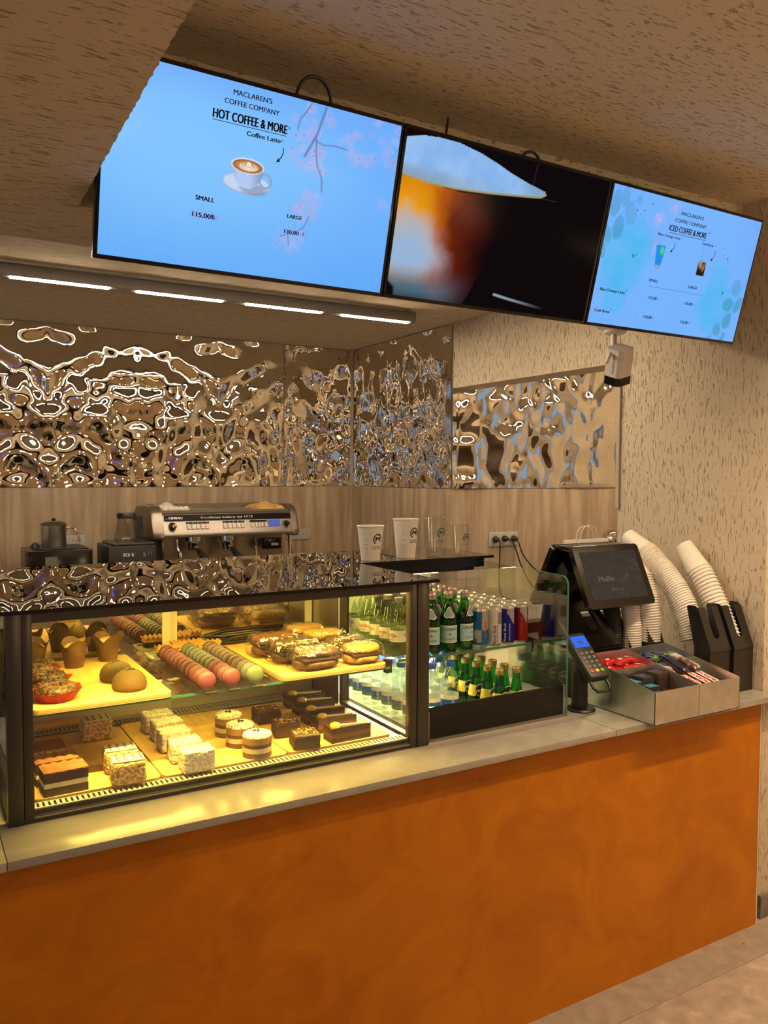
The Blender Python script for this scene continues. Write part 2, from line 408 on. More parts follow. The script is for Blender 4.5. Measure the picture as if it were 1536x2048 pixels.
mb = MB(); mb.box(2.682, 2.687, 1.833, 1.86, 0.0, .842); mb.build('corner_strip', M_alu, ct, True, flat=True)
mb = MB(); mb.box(-1.2, 2.69, 1.87, 2.80, 0.0, .842); mb.build('carcass', M_blackm, ct, True, flat=True)
mb = MB(); mb.box(-1.2, 2.687, 1.70, 1.835, 0, .0025); mb.build('plinth_strip', mat('grey_stone_strip', (.26, .215, .175), .35, vary=.12, bscale=20), ct, True, flat=True)
mb = MB(); mb.lathe([(0, .0025), (.006, .0025), (.005, .0055), (0, .0065)], (2.53, 1.775, 0), 12); mb.build('screw', M_chrome, ct, True)
M_quartz = two_tone('greige_quartz', (.30, .27, .225), (.345, .31, .26), 7, .19, .40, .62, detail=8, dist=1.5)
for x0, x1, lb in ((-1.2, .168, 'grey quartz worktop slab at the far left of the counter'), (.1695, 1.909, 'long grey quartz worktop slab under the cake case and drinks case'), (1.9105, 2.80, 'grey quartz worktop slab under the metal candy tray')):
    mb = MB(); mb.box(x0, x1, 1.80, 2.90 if x1 < 2.5 else 1.858, .842, .862, bev=.0012)
    if x1 > 2.5:
        mb = MB(); mb.prism([(x0, 1.80), (2.80, 1.80), (2.80, 1.845), (XR-.003, 1.845), (XR-.003, 2.575), (2.715, 2.90), (x0, 2.90)], 'Z', .842, .862)
    o = mb.build('worktop', M_quartz, flat=x1 > 2.5); tag(o, lb, 'worktop', 'quartz worktop slabs')

# a blue neon tube on the guest side shows up as blue glints in the rippled panels
ne = thing('neon_tube', 'blue neon tube on the guest-side wall, glinting in the mirror panels', 'neon light', (.5, -3.97, 1.5))
mb = MB(); mb.tube([(-.3, -3.97, 1.55), (1.3, -3.97, 1.55)], .02, 10); mb.build('tubes', emis('blue_neon', (.03, .06, 1), 5), ne, True)
# ------------------------------------------------------------------ linear ceiling lamp
def lamp(label, y, xs, xe, xl=-.55):
    lp = thing('linear_lamp', label, 'lamp', ((xl+xe)/2, y, 2.52), 'linear ceiling lamps')
    mb = MB(); mb.box(xl, xe, y-.035, y+.035, 2.461, 2.512, bev=.002); mb.build('housing', mat('grey_lamp_housing', (.20, .175, .155), .5, .3), lp, True)
    mb = MB(); mb.box(xl, xe-.055, y-.060, y-.035, 2.508, 2.52); mb.build('mounting_rail', M_steel, lp, True)
    for x0 in xs:
        mb = MB(); mb.box(x0, x0+.393, y-.030, y, 2.4565, 2.4608); mb.build('diffuser', emis('lamp_glow', (1, .80, .56), STRIP), lp, True, flat=True)
lamp('grey linear lamp with glowing segments under the rear ceiling, below the left screen', 3.70, (-.115, .395, .905, 1.415, 1.925), 2.355)
lamp('linear lamp close behind the beam that carries the screens', 2.78, (-.115, .395, .905, 1.415, 1.925), 2.355)
lamp('linear lamp inside the wall niche, nearer its rear wall', 3.35, (3.05, 3.56, 4.07), 4.50, 3.0)
lamp('linear lamp inside the wall niche, behind the plaster pier', 2.55, (3.25, 3.76), 4.20, 3.2)

# ------------------------------------------------------------------ the three menu screens
def vn(X, Y, sc, seed):
    rs = np.random.RandomState(seed); g = rs.rand(64, 64)
    x = X*sc+7.3; y = Y*sc+3.1; xi = np.floor(x).astype(int); yi = np.floor(y).astype(int); fx = x-xi; fy = y-yi
    fx = fx*fx*(3-2*fx); fy = fy*fy*(3-2*fy)
    G = lambda a, b_: g[(yi+b_) % 64, (xi+a) % 64]
    return (G(0, 0)*(1-fx)+G(1, 0)*fx)*(1-fy)+(G(0, 1)*(1-fx)+G(1, 1)*fx)*fy
def fbm(X, Y, sc, seed): return sum(vn(X, Y, sc*2**k, seed+k)/2**(k+1) for k in range(4))/.9375
def S(h):
    c = np.array([int(h[i:i+2], 16)/255 for i in (0, 2, 4)])
    return np.where(c <= .04045, c/12.92, ((c+.055)/1.055)**2.4)
def sst(a, b_, x):
    t_ = np.clip((x-a)/(b_-a), 0, 1); return t_*t_*(3-2*t_)
def blend(I, m_, c): I += (np.asarray(c)-I)*np.clip(m_, 0, 1)[..., None]
def ell(X, Y, cx, cy, rx, ry, ang=0, soft=.15):
    c, s_ = math.cos(ang), math.sin(ang); x = (X-cx)*c+(Y-cy)*s_; y = -(X-cx)*s_+(Y-cy)*c
    d = np.sqrt((x/rx)**2+(y/ry)**2); return 1-sst(1-soft, 1+soft, d)
def seg(X, Y, p, q, w_, soft=.0012):
    px, py = p; dx, dy = q[0]-px, q[1]-py; t_ = np.clip(((X-px)*dx+(Y-py)*dy)/(dx*dx+dy*dy), 0, 1)
    d = np.hypot(X-px-t_*dx, Y-py-t_*dy); return 1-sst(w_-soft, w_+soft, d)
def line(X, Y, pts, w_): return np.max([seg(X, Y, pts[i], pts[i+1], w_) for i in range(len(pts)-1)], axis=0)
def polym(X, Y, pts):
    ins = np.zeros(X.shape, bool); n_ = len(pts)
    for i in range(n_):
        x1, y1 = pts[i]; x2, y2 = pts[(i+1) % n_]
        if y1 != y2: ins ^= ((y1 > Y) != (y2 > Y)) & (X < (x2-x1)*(Y-y1)/(y2-y1)+x1)
    return ins.astype(float)
TW, TH = .732, .4231
def picture(paint, x0, x1, y0, y1, nu=420):
    nv = int(nu*(y1-y0)/(x1-x0)); xs = np.linspace(x0, x1, nu+1); ys = np.linspace(y0, y1, nv+1)
    X, Y = np.meshgrid(xs, ys); I = paint(X, Y)
    me = bpy.data.meshes.new('screen')
    V = np.stack([X.ravel(), Y.ravel(), np.full(X.size, .0006)], 1)
    j, i = np.meshgrid(np.arange(nv), np.arange(nu), indexing='ij'); a = (j*(nu+1)+i).ravel()
    Fq = np.stack([a, a+1, a+nu+2, a+nu+1], 1)
    me.vertices.add(len(V)); me.vertices.foreach_set('co', V.ravel())
    me.loops.add(Fq.size); me.loops.foreach_set('vertex_index', Fq.ravel())
    me.polygons.add(len(Fq)); me.polygons.foreach_set('loop_start', np.arange(0, Fq.size, 4)); me.polygons.foreach_set('loop_total', np.full(len(Fq), 4))
    me.update(calc_edges=True)
    ca = me.color_attributes.new('picture', 'FLOAT_COLOR', 'POINT')
    rgba = np.concatenate([np.clip(I, 0, 1).reshape(-1, 3), np.ones((X.size, 1))], 1)
    ca.data.foreach_set('color', rgba.ravel())
    return me
ms = bpy.data.materials.new('screen_picture'); ms.use_nodes = True; t = ms.node_tree; t.nodes.clear()
at = t.nodes.new('ShaderNodeAttribute'); at.attribute_name = 'picture'; e = t.nodes.new('ShaderNodeEmission'); e.inputs[1].default_value = 1.0
o = t.nodes.new('ShaderNodeOutputMaterial'); t.links.new(at.outputs['Color'], e.inputs[0])
gl = t.nodes.new('ShaderNodeBsdfGlossy'); gl.inputs['Roughness'].default_value = .12; gl.inputs['Color'].default_value = (.0015, .0015, .0015, 1)
ad = t.nodes.new('ShaderNodeAddShader'); t.links.new(e.outputs[0], ad.inputs[0]); t.links.new(gl.outputs[0], ad.inputs[1]); t.links.new(ad.outputs[0], o.inputs[0])
def blossoms(X, Y, I, spots, seed):
    rs = np.random.RandomState(seed)
    for cx, cy, r_, n_ in spots:
        for k in range(n_):
            a = rs.rand()*6.28; d = r_*math.sqrt(rs.rand()); x = cx+d*math.cos(a); y = cy+d*math.sin(a)*.9; s_ = .006+.010*rs.rand()
            blend(I, ell(X, Y, x, y, s_, s_*(.55+.45*rs.rand()), rs.rand()*3, .4)*(.14+.22*rs.rand()), S(['b9bcf2', 'a9b2f0', 'c2b4e4', 'b4a4d8', '9fb4f4'][rs.randint(5)]))
            if rs.rand() < .3: blend(I, ell(X, Y, x, y, .0018, .0034, rs.rand()*3)*.5, S('8a74a8'))
def paint_hot(X, Y):
    I = np.empty(X.shape+(3,)); I[:] = S('68aefc')
    blend(I, ell(X, Y, .20, .24, .33, .20, 0, .9)*.9, S('82c6fe')); blend(I, sst(.25, .0, Y)*.30, S('4a9cf4')); blend(I, sst(.33, .43, Y)*.55, S('6ea4fa'))
    blend(I, fbm(X, Y, 6, 3)*.12, S('a8d0ff'))
    blossoms(X, Y, I, [(.47, .37, .035, 16), (.474, .31, .045, 34), (.495, .285, .03, 12), (.61, .335, .055, 34), (.70, .335, .02, 8), (.68, .392, .045, 12), (.49, .19, .04, 26), (.445, .10, .04, 14), (.53, .40, .03, 5), (.70, .22, .012, 3)], 5)
    for pts, w_ in (([(.513, .409), (.497, .35), (.483, .32), (.47, .295)], .003), ([(.475, .41), (.462, .388), (.45, .372), (.446, .35)], .0018), ([(.495, .345), (.500, .30), (.506, .278), (.520, .255), (.524, .225)], .0021),
                    ([(.490, .335), (.515, .328), (.545, .332), (.58, .33)], .0016), ([(.497, .162), (.485, .135), (.455, .118), (.428, .108)], .0014), ([(.447, .115), (.452, .09)], .0016)):
        blend(I, line(X, Y, pts, w_)*.85, S('6e7cae'))
    # cup of coffee on its saucer
    blend(I, ell(X, Y, .333, .2075, .0595, .0225, .0, .05), S('9fb4d8')); blend(I, ell(X, Y, .333, .2095, .056, .020, 0, .05), S('c4d6f2'))
    blend(I, ell(X, Y, .350, .199, .033, .012, 0, .3)*.6, S('6c7c9c'))
    blend(I, ell(X, Y, .378, .222, .017, .0175, 0, .08)*(1-ell(X, Y, .378, .222, .0115, .0125, 0, .08)), S('8ea6cc'))
    body = polym(X, Y, [(.293, .247), (.371, .247), (.368, .228), (.357, .209), (.343, .199), (.323, .199), (.307, .210), (.296, .228)])
    blend(I, body, S('b4caf0')); blend(I, body*sst(.335, .372, X), S('7f98c4')); blend(I, body*sst(.315, .293, X)*.5, S('8fa8d0'))
    blend(I, ell(X, Y, .332, .247, .0395, .0165, 0, .04), S('dfe9fb')); blend(I, ell(X, Y, .332, .2465, .0365, .0142, 0, .06), S('9a5a24')); blend(I, ell(X, Y, .332, .2462, .031, .0115, 0, .1)*.8, S('c98a48'))
    for k, (rr, yy_) in enumerate(((.022, .2455), (.017, .247), (.012, .2485), (.007, .250))):
        blend(I, ell(X, Y, .334, yy_, rr, .0085-.0014*k, 0, .1)*(1-ell(X, Y, .334, yy_+.0012, rr*.86, .0072-.0013*k, 0, .1)), S('f2e6d6'))
    blend(I, ell(X, Y, .334, .2515, .005, .0045), S('f4ead8'))
    blend(I, polym(X, Y, [(.206, .118), (.272, .116), (.271, .131), (.206, .133)])*.5, S('8f9ae4')); blend(I, polym(X, Y, [(.434, .115), (.502, .113), (.501, .128), (.434, .130)])*.5, S('94a2e8'))
    return I
def paint_cup(X, Y):
    I = np.empty(X.shape+(3,)); I[:] = S('0d080a')
    N = fbm(X, Y, 9, 21); N2 = fbm(X, Y, 20, 33)
    xl = .012+.03*0*Y
    body = polym(X, Y, [(.008, .305), (.10, .298), (.20, .294), (.30, .300), (.40, .313), (.36, .20), (.30, .10), (.27, .03), (.25, .0), (.03, .0), (.03, .03), (.008, .045)])
    xx_ = X+(N-.5)*.10
    g = np.empty_like(I); g[:] = S('d9870f')
    blend(g, sst(.06, .15, xx_), S('b0540b')); blend(g, sst(.13, .21, xx_), S('5e1c08')); blend(g, sst(.20, .33, xx_), S('180807')); blend(g, sst(.33, .40, xx_), S('0d080a'))
    blend(g, sst(.30, .22, Y+(N-.5)*.05)*sst(.16, .02, X)*.7, S('f0a81c'))
    cl = ell(X+(N-.5)*.08, Y+(N2-.5)*.07, .055, .135, .11, .075, -.3, .5); blend(g, cl*.9, S('a7b4c4')); blend(g, ell(X+(N2-.5)*.05, Y, .05, .115, .07, .05, 0, .6)*.8, S('8fb4dc'))
    blend(g, sst(.10, .03, Y)*sst(.33, .1, X), S('4b6878')); blend(g, sst(.035, .0, Y)*sst(.28, .1, X)*.8, S('26323a'))
    blend(I, body*sst(.36, .20, X-.25*(Y-.2)+(N-.5)*.08), g)
    blend(I, line(X, Y, [(.01, .045), (.03, .03), (.034, .004)], .0025)*.7, S('3a4a58'))
    foam = polym(X, Y, [(.008, .394), (.06, .407), (.109, .411), (.17, .411), (.242, .400), (.30, .386), (.354, .370), (.42, .355), (.484, .344), (.487, .335), (.47, .328), (.401, .321), (.29, .309), (.179, .301), (.09, .301), (.008, .308)])
    f = np.empty_like(I); f[:] = S('86b4ea'); blend(f, (N2-.35)*1.2, S('a8cdf6')); blend(f, sst(.345, .31, Y)*sst(.5, .0, X)*.55, S('8a8f7c')); blend(f, sst(.36, .48, X)*.5, S('7f8f9a'))
    blend(I, foam, f)
    blend(I, line(X, Y, [(.008, .308), (.09, .300), (.18, .300), (.29, .308), (.40, .319), (.47, .327), (.487, .336)], .0028)*.85, S('a89f78'))
    blend(I, line(X, Y, [(.363, .048), (.42, .041), (.55, .028)], .0035)*sst(.56, .38, X), S('8f9ca6'))
    blend(I, line(X, Y, [(.44, .41), (.435, .325), (.53, .325)], .0008)*.25, S('6a5a68'))
    return I
def paint_iced(X, Y):
    X = X+1.464
    I = np.empty(X.shape+(3,)); I[:] = S('74b2fd')
    blend(I, sst(1.95, 2.2, X)*.5*sst(.1, .4, Y), S('6fa2fa')); blend(I, fbm(X, Y, 5, 8)*.25, S('8ec4ff'))
    N = fbm(X, Y, 14, 41)
    for c in ((1.60, .29, .075, .05), (1.56, .225, .10, .075), (1.60, .175, .065, .07), (1.565, .105, .05, .05), (1.66, .245, .05, .05), (1.53, .17, .06, .06), (2.04, .20, .05, .06), (2.07, .13, .09, .06), (2.0, .10, .04, .06), (2.06, .06, .05, .03)):
        blend(I, ell(X+(N-.5)*.06, Y+(vn(X, Y, 30, 5)-.5)*.04, *c, 0, .25)*.5, S('4cb8ee'))
    for x, y, rx, ry, a, al in ((1.494, .362, .021, .04, -.15, .6), (1.563, .344, .024, .036, .35, .4), (1.53, .385, .018, .03, .0, .45), (1.523, .296, .021, .036, -.1, .75), (1.482, .272, .016, .026, .5, .6), (1.476, .225, .013, .026, .4, .6), (1.59, .385, .012, .016, .8, .4),
                                (2.135, .190, .026, .027, .3, .55), (2.112, .130, .028, .022, .1, .85), (2.125, .076, .022, .028, -.35, .85), (2.084, .043, .020, .022, .3, .8), (2.123, .022, .010, .020, -.5, .8), (2.165, .135, .015, .03, -.5, .8), (2.056, .012, .014, .010, 0, .5)):
        blend(I, ell(X, Y, x, y, rx, ry, a, .05)*al*.75, S('4f93c4')); blend(I, ell(X, Y, x, y-.3*ry, rx*.9, ry*.6, a, .5)*al*.35, S('36a8b0'))
    for pts in ([(1.487, .275), (1.52, .33), (1.56, .37), (1.60, .40)], [(2.09, .005), (2.12, .05), (2.145, .12), (2.18, .22)]): blend(I, line(X, Y, pts, .0012)*.7, S('5a90c0'))
    rs = np.random.RandomState(4)
    for x, y, s_ in ((1.588, .356, .0035), (1.62, .36, .003), (1.648, .385, .003), (1.635, .38, .0014), (1.604, .347, .002), (1.583, .343, .002), (1.61, .225, .006), (1.625, .23, .003), (2.022, .305, .002), (2.035, .30, .001), (2.035, .285, .002), (2.055, .275, .004), (2.058, .265, .002), (2.07, .165, .005), (2.062, .17, .002)):
        blend(I, ell(X, Y, x, y, s_, s_), S('2c8cbc'))
    for pts in ([(1.67, .26), (1.70, .30), (1.72, .35), (1.745, .40)], [(1.695, .295), (1.69, .34)], [(1.71, .33), (1.75, .355)]): blend(I, line(X, Y, pts, .0009)*.6, S('8aa0dc'))
    blossoms(X, Y, I, [(1.69, .345, .022, 12), (1.745, .39, .018, 8), (1.70, .26, .015, 6)], 9)
    # blue drink and cold brew
    blend(I, polym(X, Y, [(1.703, .272), (1.746, .274), (1.738, .203), (1.714, .202)]), S('1f8fe8')); blend(I, polym(X, Y, [(1.714, .212), (1.739, .212), (1.738, .203), (1.714, .202)]), S('8ba7a4'))
    blend(I, ell(X, Y, 1.733, .258, .011, .015, 0, .1), S('3fae9a')); blend(I, ell(X, Y, 1.733, .258, .008, .011, 0, .1), S('4cc4b8')); blend(I, line(X, Y, [(1.742, .272), (1.757, .29)], .0008), S('a8a8c0'))
    jar = polym(X, Y, [(1.915, .248), (1.952, .248), (1.953, .206), (1.914, .206)]); blend(I, jar, S('2c1a14')); blend(I, jar*ell(X, Y, 1.926, .242, .009, .014, .3, .6), S('b08a60')); blend(I, jar*ell(X, Y, 1.943, .232, .005, .012, -.2, .6), S('a07a48'))
    blend(I, polym(X, Y, [(1.918, .255), (1.950, .255), (1.950, .248), (1.918, .248)])*.7, S('8a93ac')); blend(I, line(X, Y, [(1.926, .252), (1.921, .292)], .0009), S('8a80a0'))
    return I
Rt = Matrix(((.99987, .00412, -.01547), (.01599, -.25765, .96612), (0, .96623, .25768)))
EX = Vector((.99987, .01599, 0)); UPV = Vector((.00412, -.25765, .96623)); NV = EX.cross(UPV)
TL0 = Vector((.36264, 1.8574, 2.12457))
M_dark = mat('screen_letters', (.012, .010, .012), .8, spec=.1)
def tv(k, label, paint):
    t_ = thing('menu_screen', label, 'screen', TL0+EX*TW*k)
    Mx = Matrix.Identity(4)
    for i in range(3): Mx[i][0], Mx[i][1], Mx[i][2], Mx[i][3] = EX[i], UPV[i], NV[i], t_.location[i]
    t_.matrix_world = Mx; t_['group'] = 'menu screens over the counter'
    mb = MB(); g = .0012
    mb.box(g, TW-g, 0, TH, -.022, 0, bev=.002); mb.box(.10, TW-.10, .03, TH-.10, -.050, -.022, bev=.004); mb.build('casing', M_black, t_)
    bz = .0095
    me = picture(paint, bz, TW-bz, bz, TH-bz); me.materials.append(ms); sc_ = bpy.data.objects.new('screen', me); COL.objects.link(sc_); sc_.parent = t_
    
    for bx in (.22, .46): mb = MB(); mb.box(bx, bx+.05, .08, .36, -.072, -.05); mb.build('wall_bracket', M_blackm, t_)
    return t_, sc_
def put(sc_, rows, k, name='lettering'):
    for body, x, y, h, wd, al, bd in rows:
        mb = MB(); mb.text(body, lambda a, b_, x=x, y=y: (x+a-TW*k, y+b_, .0009), h, wd, al, bd); mb.build(name, M_dark, sc_, flat=True)
def arrow(mb, p0, p1, bend, k):
    pts = []
    for i in range(13):
        u = i/12; x = p0[0]+(p1[0]-p0[0])*u+bend*math.sin(PI*u); y = p0[1]+(p1[1]-p0[1])*u; pts.append(Vector((x-TW*k, y, .0009)))
    w_ = .0011
    for i in range(12):
        d = (pts[i+1]-pts[i]).normalized(); nrm = Vector((-d.y, d.x, 0))*w_
        mb.add([pts[i]+nrm, pts[i]-nrm, pts[i+1]-nrm, pts[i+1]+nrm], [(0, 1, 2, 3)])
    d = (pts[-1]-pts[-2]).normalized(); nr = Vector((-d.y, d.x, 0)); e_ = pts[-1]
    mb.add([e_+d*.003, e_-d*.008+nr*.005, e_-d*.005, e_-d*.008-nr*.005], [(0, 1, 2, 3)])
hot, hs = tv(0, 'left menu screen, pale blue, with a cup of latte and pink blossom twigs', paint_hot)
put(hs, [("MACLAREN'S", .3305, .3875, .0105, .092, 'C', .01), ('COFFEE COMPANY', .331, .3665, .0105, .131, 'C', .01), ('HOT COFFEE & MORE', .3305, .3325, .0185, .178, 'C', .017), ('®', .425, .344, .006, None, 'C', 0)], 0, 'heading')
put(hs, [('Coffee Latte', .3645, .3105, .0095, .083, 'C', .02), ('®', .410, .3135, .005, None, 'C', 0), ('SMALL', .238, .1555, .0095, .044, 'C', .02), ('115,00₺', .2375, .1195, .0095, .052, 'C', .02), ('LARGE', .4605, .152, .0085, .038, 'C', .02), ('130,00', .4565, .1165, .0085, .038, 'C', .02), ('₺', .488, .1165, .0075, None, 'C', 0)], 0, 'price_lettering')
mb = MB(); mb.add([(.2415, .3275, .0009), (.4195, .3275, .0009), (.4195, .3288, .0009), (.2415, .3288, .0009)], [(0, 1, 2, 3)]); arrow(mb, (.414, .303), (.402, .270), .006, 0); mb.build('arrow_and_rule', M_dark, hs, flat=True)
cup_tv, cs = tv(1, 'middle menu screen, mostly black, showing a close-up of a frothy amber coffee', paint_cup)
iced, is_ = tv(2, 'right menu screen, blue with grey-green leaves, a blue drink and a cold brew jar', paint_iced)
put(is_, [("MACLAREN'S", 1.8375, .3735, .0105, .109, 'C', .01), ('COFFEE COMPANY', 1.838, .3505, .0105, .152, 'C', .01), ('ICED COFFEE & MORE', 1.8335, .3215, .0170, .180, 'C', .015), ('®', 1.934, .337, .007, None, 'C', 0)], 2, 'heading')
put(is_, [('Blue Orange Lime', 1.7515, .3005, .0075, .104, 'C', .02), ('®', 1.812, .306, .004, None, 'C', 0), ('Cold Brew', 1.9405, .3015, .0075, .056, 'C', .02), ('®', 1.978, .305, .004, None, 'C', 0), ('SMALL', 1.7235, .1595, .0085, .042, 'C', .02), ('LARGE', 1.9145, .1605, .0085, .043, 'C', .02),
          ('Blue Orange Lime', 1.553, .108, .0085, .108, 'C', .02), ('®', 1.611, .116, .005, None, 'C', 0), ('Cold Brew', 1.526, .044, .0085, .066, 'C', .02), ('®', 1.564, .053, .005, None, 'C', 0), (':', 1.683, .106, .0085, None, 'C', .02), (':', 1.681, .043, .0085, None, 'C', .02),
          ('135,00', 1.7365, .1065, .0085, .038, 'C', .02), ('₺', 1.763, .1065, .007, None, 'C', 0), ('150,00', 1.9115, .1075, .0085, .038, 'C', .02), ('₺', 1.938, .1075, .007, None, 'C', 0), ('120,00', 1.7315, .0455, .0085, .038, 'C', .02), ('₺', 1.758, .0455, .007, None, 'C', 0), ('135,00', 1.9105, .0465, .0085, .038, 'C', .02), ('₺', 1.937, .0465, .007, None, 'C', 0)], 2, 'price_lettering')
mb = MB()
for x0, x1, y0, y1 in ((1.746, 1.923, .3150, .3164), (1.704, 1.976, .1448, .1455)): mb.add([(x0-2*TW, y0, .0009), (x1-2*TW, y0, .0009), (x1-2*TW, y1, .0009), (x0-2*TW, y1, .0009)], [(0, 1, 2, 3)])
arrow(mb, (1.783, .289), (1.772, .259), .006, 2); arrow(mb, (1.983, .290), (1.972, .259), .006, 2); mb.build('arrows_and_rules', M_dark, is_, flat=True)
def cable(t_, x0, x1, h, z0=-.03, z1=-.06):
    mb = MB(); pts = [(x0+(x1-x0)*(1-math.cos(PI*i/16))/2, TH-.05+(h+.05)*math.sin(PI*i/16)**.6, z0+(z1-z0)*i/16) for i in range(17)]
    mb.tube(pts, .0042, 8); mb.build('cable', M_blackm, t_)
cable(hot, .445, .555, .055); cable(cup_tv, .40, .50, .022)
mb = MB(); mb.tube([(.145, TH-.06, -.03), (.147, TH, -.035), (.150, TH+.048, -.04)], .0035, 8); mb.build('cable', M_blackm, cup_tv)

# ------------------------------------------------------------------ cake display case
case = thing('cake_display_case', 'glass cake display case with dark metal posts, lit yellow, on the left of the counter', 'display case', (.75, 2.2, .862))
def cpart(name, mb, m, **k): return mb.build(name, m, case, True, **k)
mb = MB(); mb.box(.19, 1.32, 2.02, 2.62, .862, .884); mb.box(.19, 1.32, 1.978, 2.02, .862, .872); mb.box(.19, 1.32, 2.62, 2.86, .862, .884); cpart('plinth', mb, M_dsteel, flat=True)
mb = MB(); mb.box(.245, 1.255, 2.025, 2.545, .884, .8865); cpart('deck', mb, M_steel, flat=True)
def grille(name, x0, x1, y0, y1, z, pitch, sl):
    mb = MB(); e_ = (y1-y0)*.13
    mb.box(x0, x1, y0, y0+e_, z, z+.0025); mb.box(x0, x1, y1-e_, y1, z, z+.0025); x = x0
    while x < x1-.002: mb.box(x, min(x1, x+pitch-sl), y0+e_, y1-e_, z, z+.0025); x += pitch
    mb.mi = 1; mb.box(x0, x1, y0+.001, y1-.001, z-.004, z-.0025)
    cpart(name, mb, [mat('satin_grille', (.50, .46, .38), .4, .35), M_blackm], flat=True)
grille('front_grille', .245, 1.255, 1.988, 2.024, .888, .0125, .0055)
grille('rear_grille', .245, 1.255, 2.55, 2.615, .888, .0125, .0055)
for x0, x1, y0, y1 in ((.189, .222, 1.974, 2.006), (.2235, .2445, 1.976, 2.0), (1.2555, 1.2795, 1.976, 2.0), (1.281, 1.3205, 1.974, 2.006)):
    mb = MB(); mb.box(x0, x1, y0, y1, .862, 1.345, bev=.0012); cpart('post', mb, M_dsteel)
for x0, x1, y0, y1 in ((1.268, 1.292, 2.42, 2.446), (.19, .212, 2.42, 2.446), (.19, .22, 2.62, 2.66), (1.26, 1.30, 2.64, 2.68)):
    mb = MB(); mb.box(x0, x1, y0, y1, .884, 1.345); cpart('post', mb, M_dsteel, flat=True)
mb = MB(); mb.box(.2445, 1.2555, 1.976, 2.0, 1.321, 1.345); cpart('top_rail', mb, M_dsteel, flat=True)
mb = MB(); mb.box(.2445, 1.2555, 1.975, 1.987, .8725, .8765); cpart('bottom_rail', mb, M_steel, flat=True)
mb = MB(); mb.box(.2445, 1.2555, 1.980, 1.985, .8765, 1.3205); cpart('front_glass', mb, M_glass, flat=True)
mb = MB(); mb.box(1.284, 1.289, 2.006, 2.42, .872, 1.344); cpart('side_glass', mb, M_glass, flat=True)
mb = MB(); mb.box(.200, .205, 2.006, 2.42, .872, 1.344); cpart('side_glass', mb, M_glass, flat=True)
mb = MB(); mb.box(1.262, 1.266, 2.446, 2.64, .884, 1.344); cpart('side_panel', mb, M_steel, flat=True)
mb = MB(); mb.box(.25, 1.266, 2.006, 2.42, .8785, .884); mb.box(1.262, 1.283, 2.006, 2.42, .884, .894); cpart('side_sill', mb, M_steel, flat=True)
for x0, x1, y in ((.212, .745, 2.63), (.742, 1.262, 2.645)):
    mb = MB(); f = .028
    mb.box(x0, x1, y, y+.012, .884, .962); mb.box(x0, x1, y-.006, y+.012, .955, .966); mb.box(x0, x0+f, y, y+.012, .966, 1.344); mb.box(x1-f, x1, y, y+.012, .966, 1.344)
    dr = cpart('sliding_door', mb, M_alu, flat=True)
    mb = MB(); mb.box(x0+f, x1-f, y+.004, y+.008, .966, 1.344); mb.build('door_mirror', M_door, dr, True, flat=True)
mb = MB(); mb.box(.25, 1.262, 2.10, 2.62, 1.0705, 1.0775); mb.mi = 1; mb.box(.25, 1.262, 2.0985, 2.10, 1.0705, 1.0775); cpart('glass_shelf', mb, [M_glass, M_gedge], flat=True)
for x in (.246, 1.262):
    for y in (2.108, 2.50):
        mb = MB(); mb.box(x-.006, x+.012, y, y+.022, 1.055, 1.095); cpart('shelf_clip', mb, M_blackm, flat=True)
mb = MB(); mb.box(.25, 1.25, 2.0005, 2.012, 1.325, 1.343); mb.box(.25, 1.25, 2.012, 2.026, 1.331, 1.343); sh = cpart('light_strip_holder', mb, M_alu, flat=True)
mb = MB(); mb.add([(.25, 2.0125, 1.3255), (1.25, 2.0125, 1.3255), (1.25, 2.024, 1.329), (.25, 2.024, 1.329)], [(0, 1, 2, 3)]); mb.build('light_strip', emis('case_led', (1, .68, .11), CASE), sh, True, flat=True)
mb = MB(); mb.box(.28, 1.25, 2.295, 2.350, 1.329, 1.341); sh = cpart('light_profile', mb, M_alu, flat=True)
mb = MB(); mb.box(.285, 1.245, 2.307, 2.338, 1.3275, 1.3288); mb.build('light_strip', emis('case_led_mid', (1, .72, .13), CASE*1.9), sh, True, flat=True)
mb = MB(); mb.prism([(.02, 1.962), (1.345, 1.962), (1.345, 2.455), (1.932, 2.455), (1.932, 2.865), (.02, 2.865)], 'Z', 1.3455, 1.3535); cpart('top_glass', mb, M_top, flat=True)
mb = MB(); mb.prism([(.02, 1.9605), (1.3465, 1.9605), (1.3465, 2.4535), (1.9335, 2.4535), (1.9335, 2.866), (1.932, 2.866), (1.932, 2.455), (1.345, 2.455), (1.345, 1.962), (.02, 1.962)], 'Z', 1.3445, 1.3537); cpart('top_edge', mb, M_black, flat=True)

# ------------------------------------------------------------------ drinks case
dc = thing('drinks_case', 'open-fronted drinks case with a glass side and black lower panel right of the cakes', 'display case', (1.6, 2.4, .862))
def dpart(name, mb, m, **k): return mb.build(name, m, dc, True, **k)
mb = MB(); mb.box(1.333, 1.862, 1.992, 2.0, .872, .967); dpart('front_panel', mb, M_black, flat=True)
mb = MB(); mb.box(1.322, 1.332, 1.988, 2.0, .864, .955); mb.box(1.322, 1.872, 1.988, 2.002, .862, .8715); mb.box(1.862, 1.872, 1.990, 2.0, .872, .967); dpart('steel_trim', mb, M_steel, flat=True)
mb = MB(); mb.box(1.322, 1.872, 2.002, 2.80, .862, .872); dpart('deck', mb, M_alu, flat=True)
pts = [(1.990, .8625), (1.990, 1.298)]+[(2.018-.028*math.cos(a), 1.298+.028*math.sin(a)) for a in (rad(q) for q in (18, 36, 54, 72))]+[(2.018, 1.326), (2.78, 1.343), (2.78, .8625)]
mb = MB(); mb.prism(pts, 'X', 1.8745, 1.8805); dpart('side_glass', mb, pane('reflective_glass', (.93, .955, .93), .13))
mb = MB()
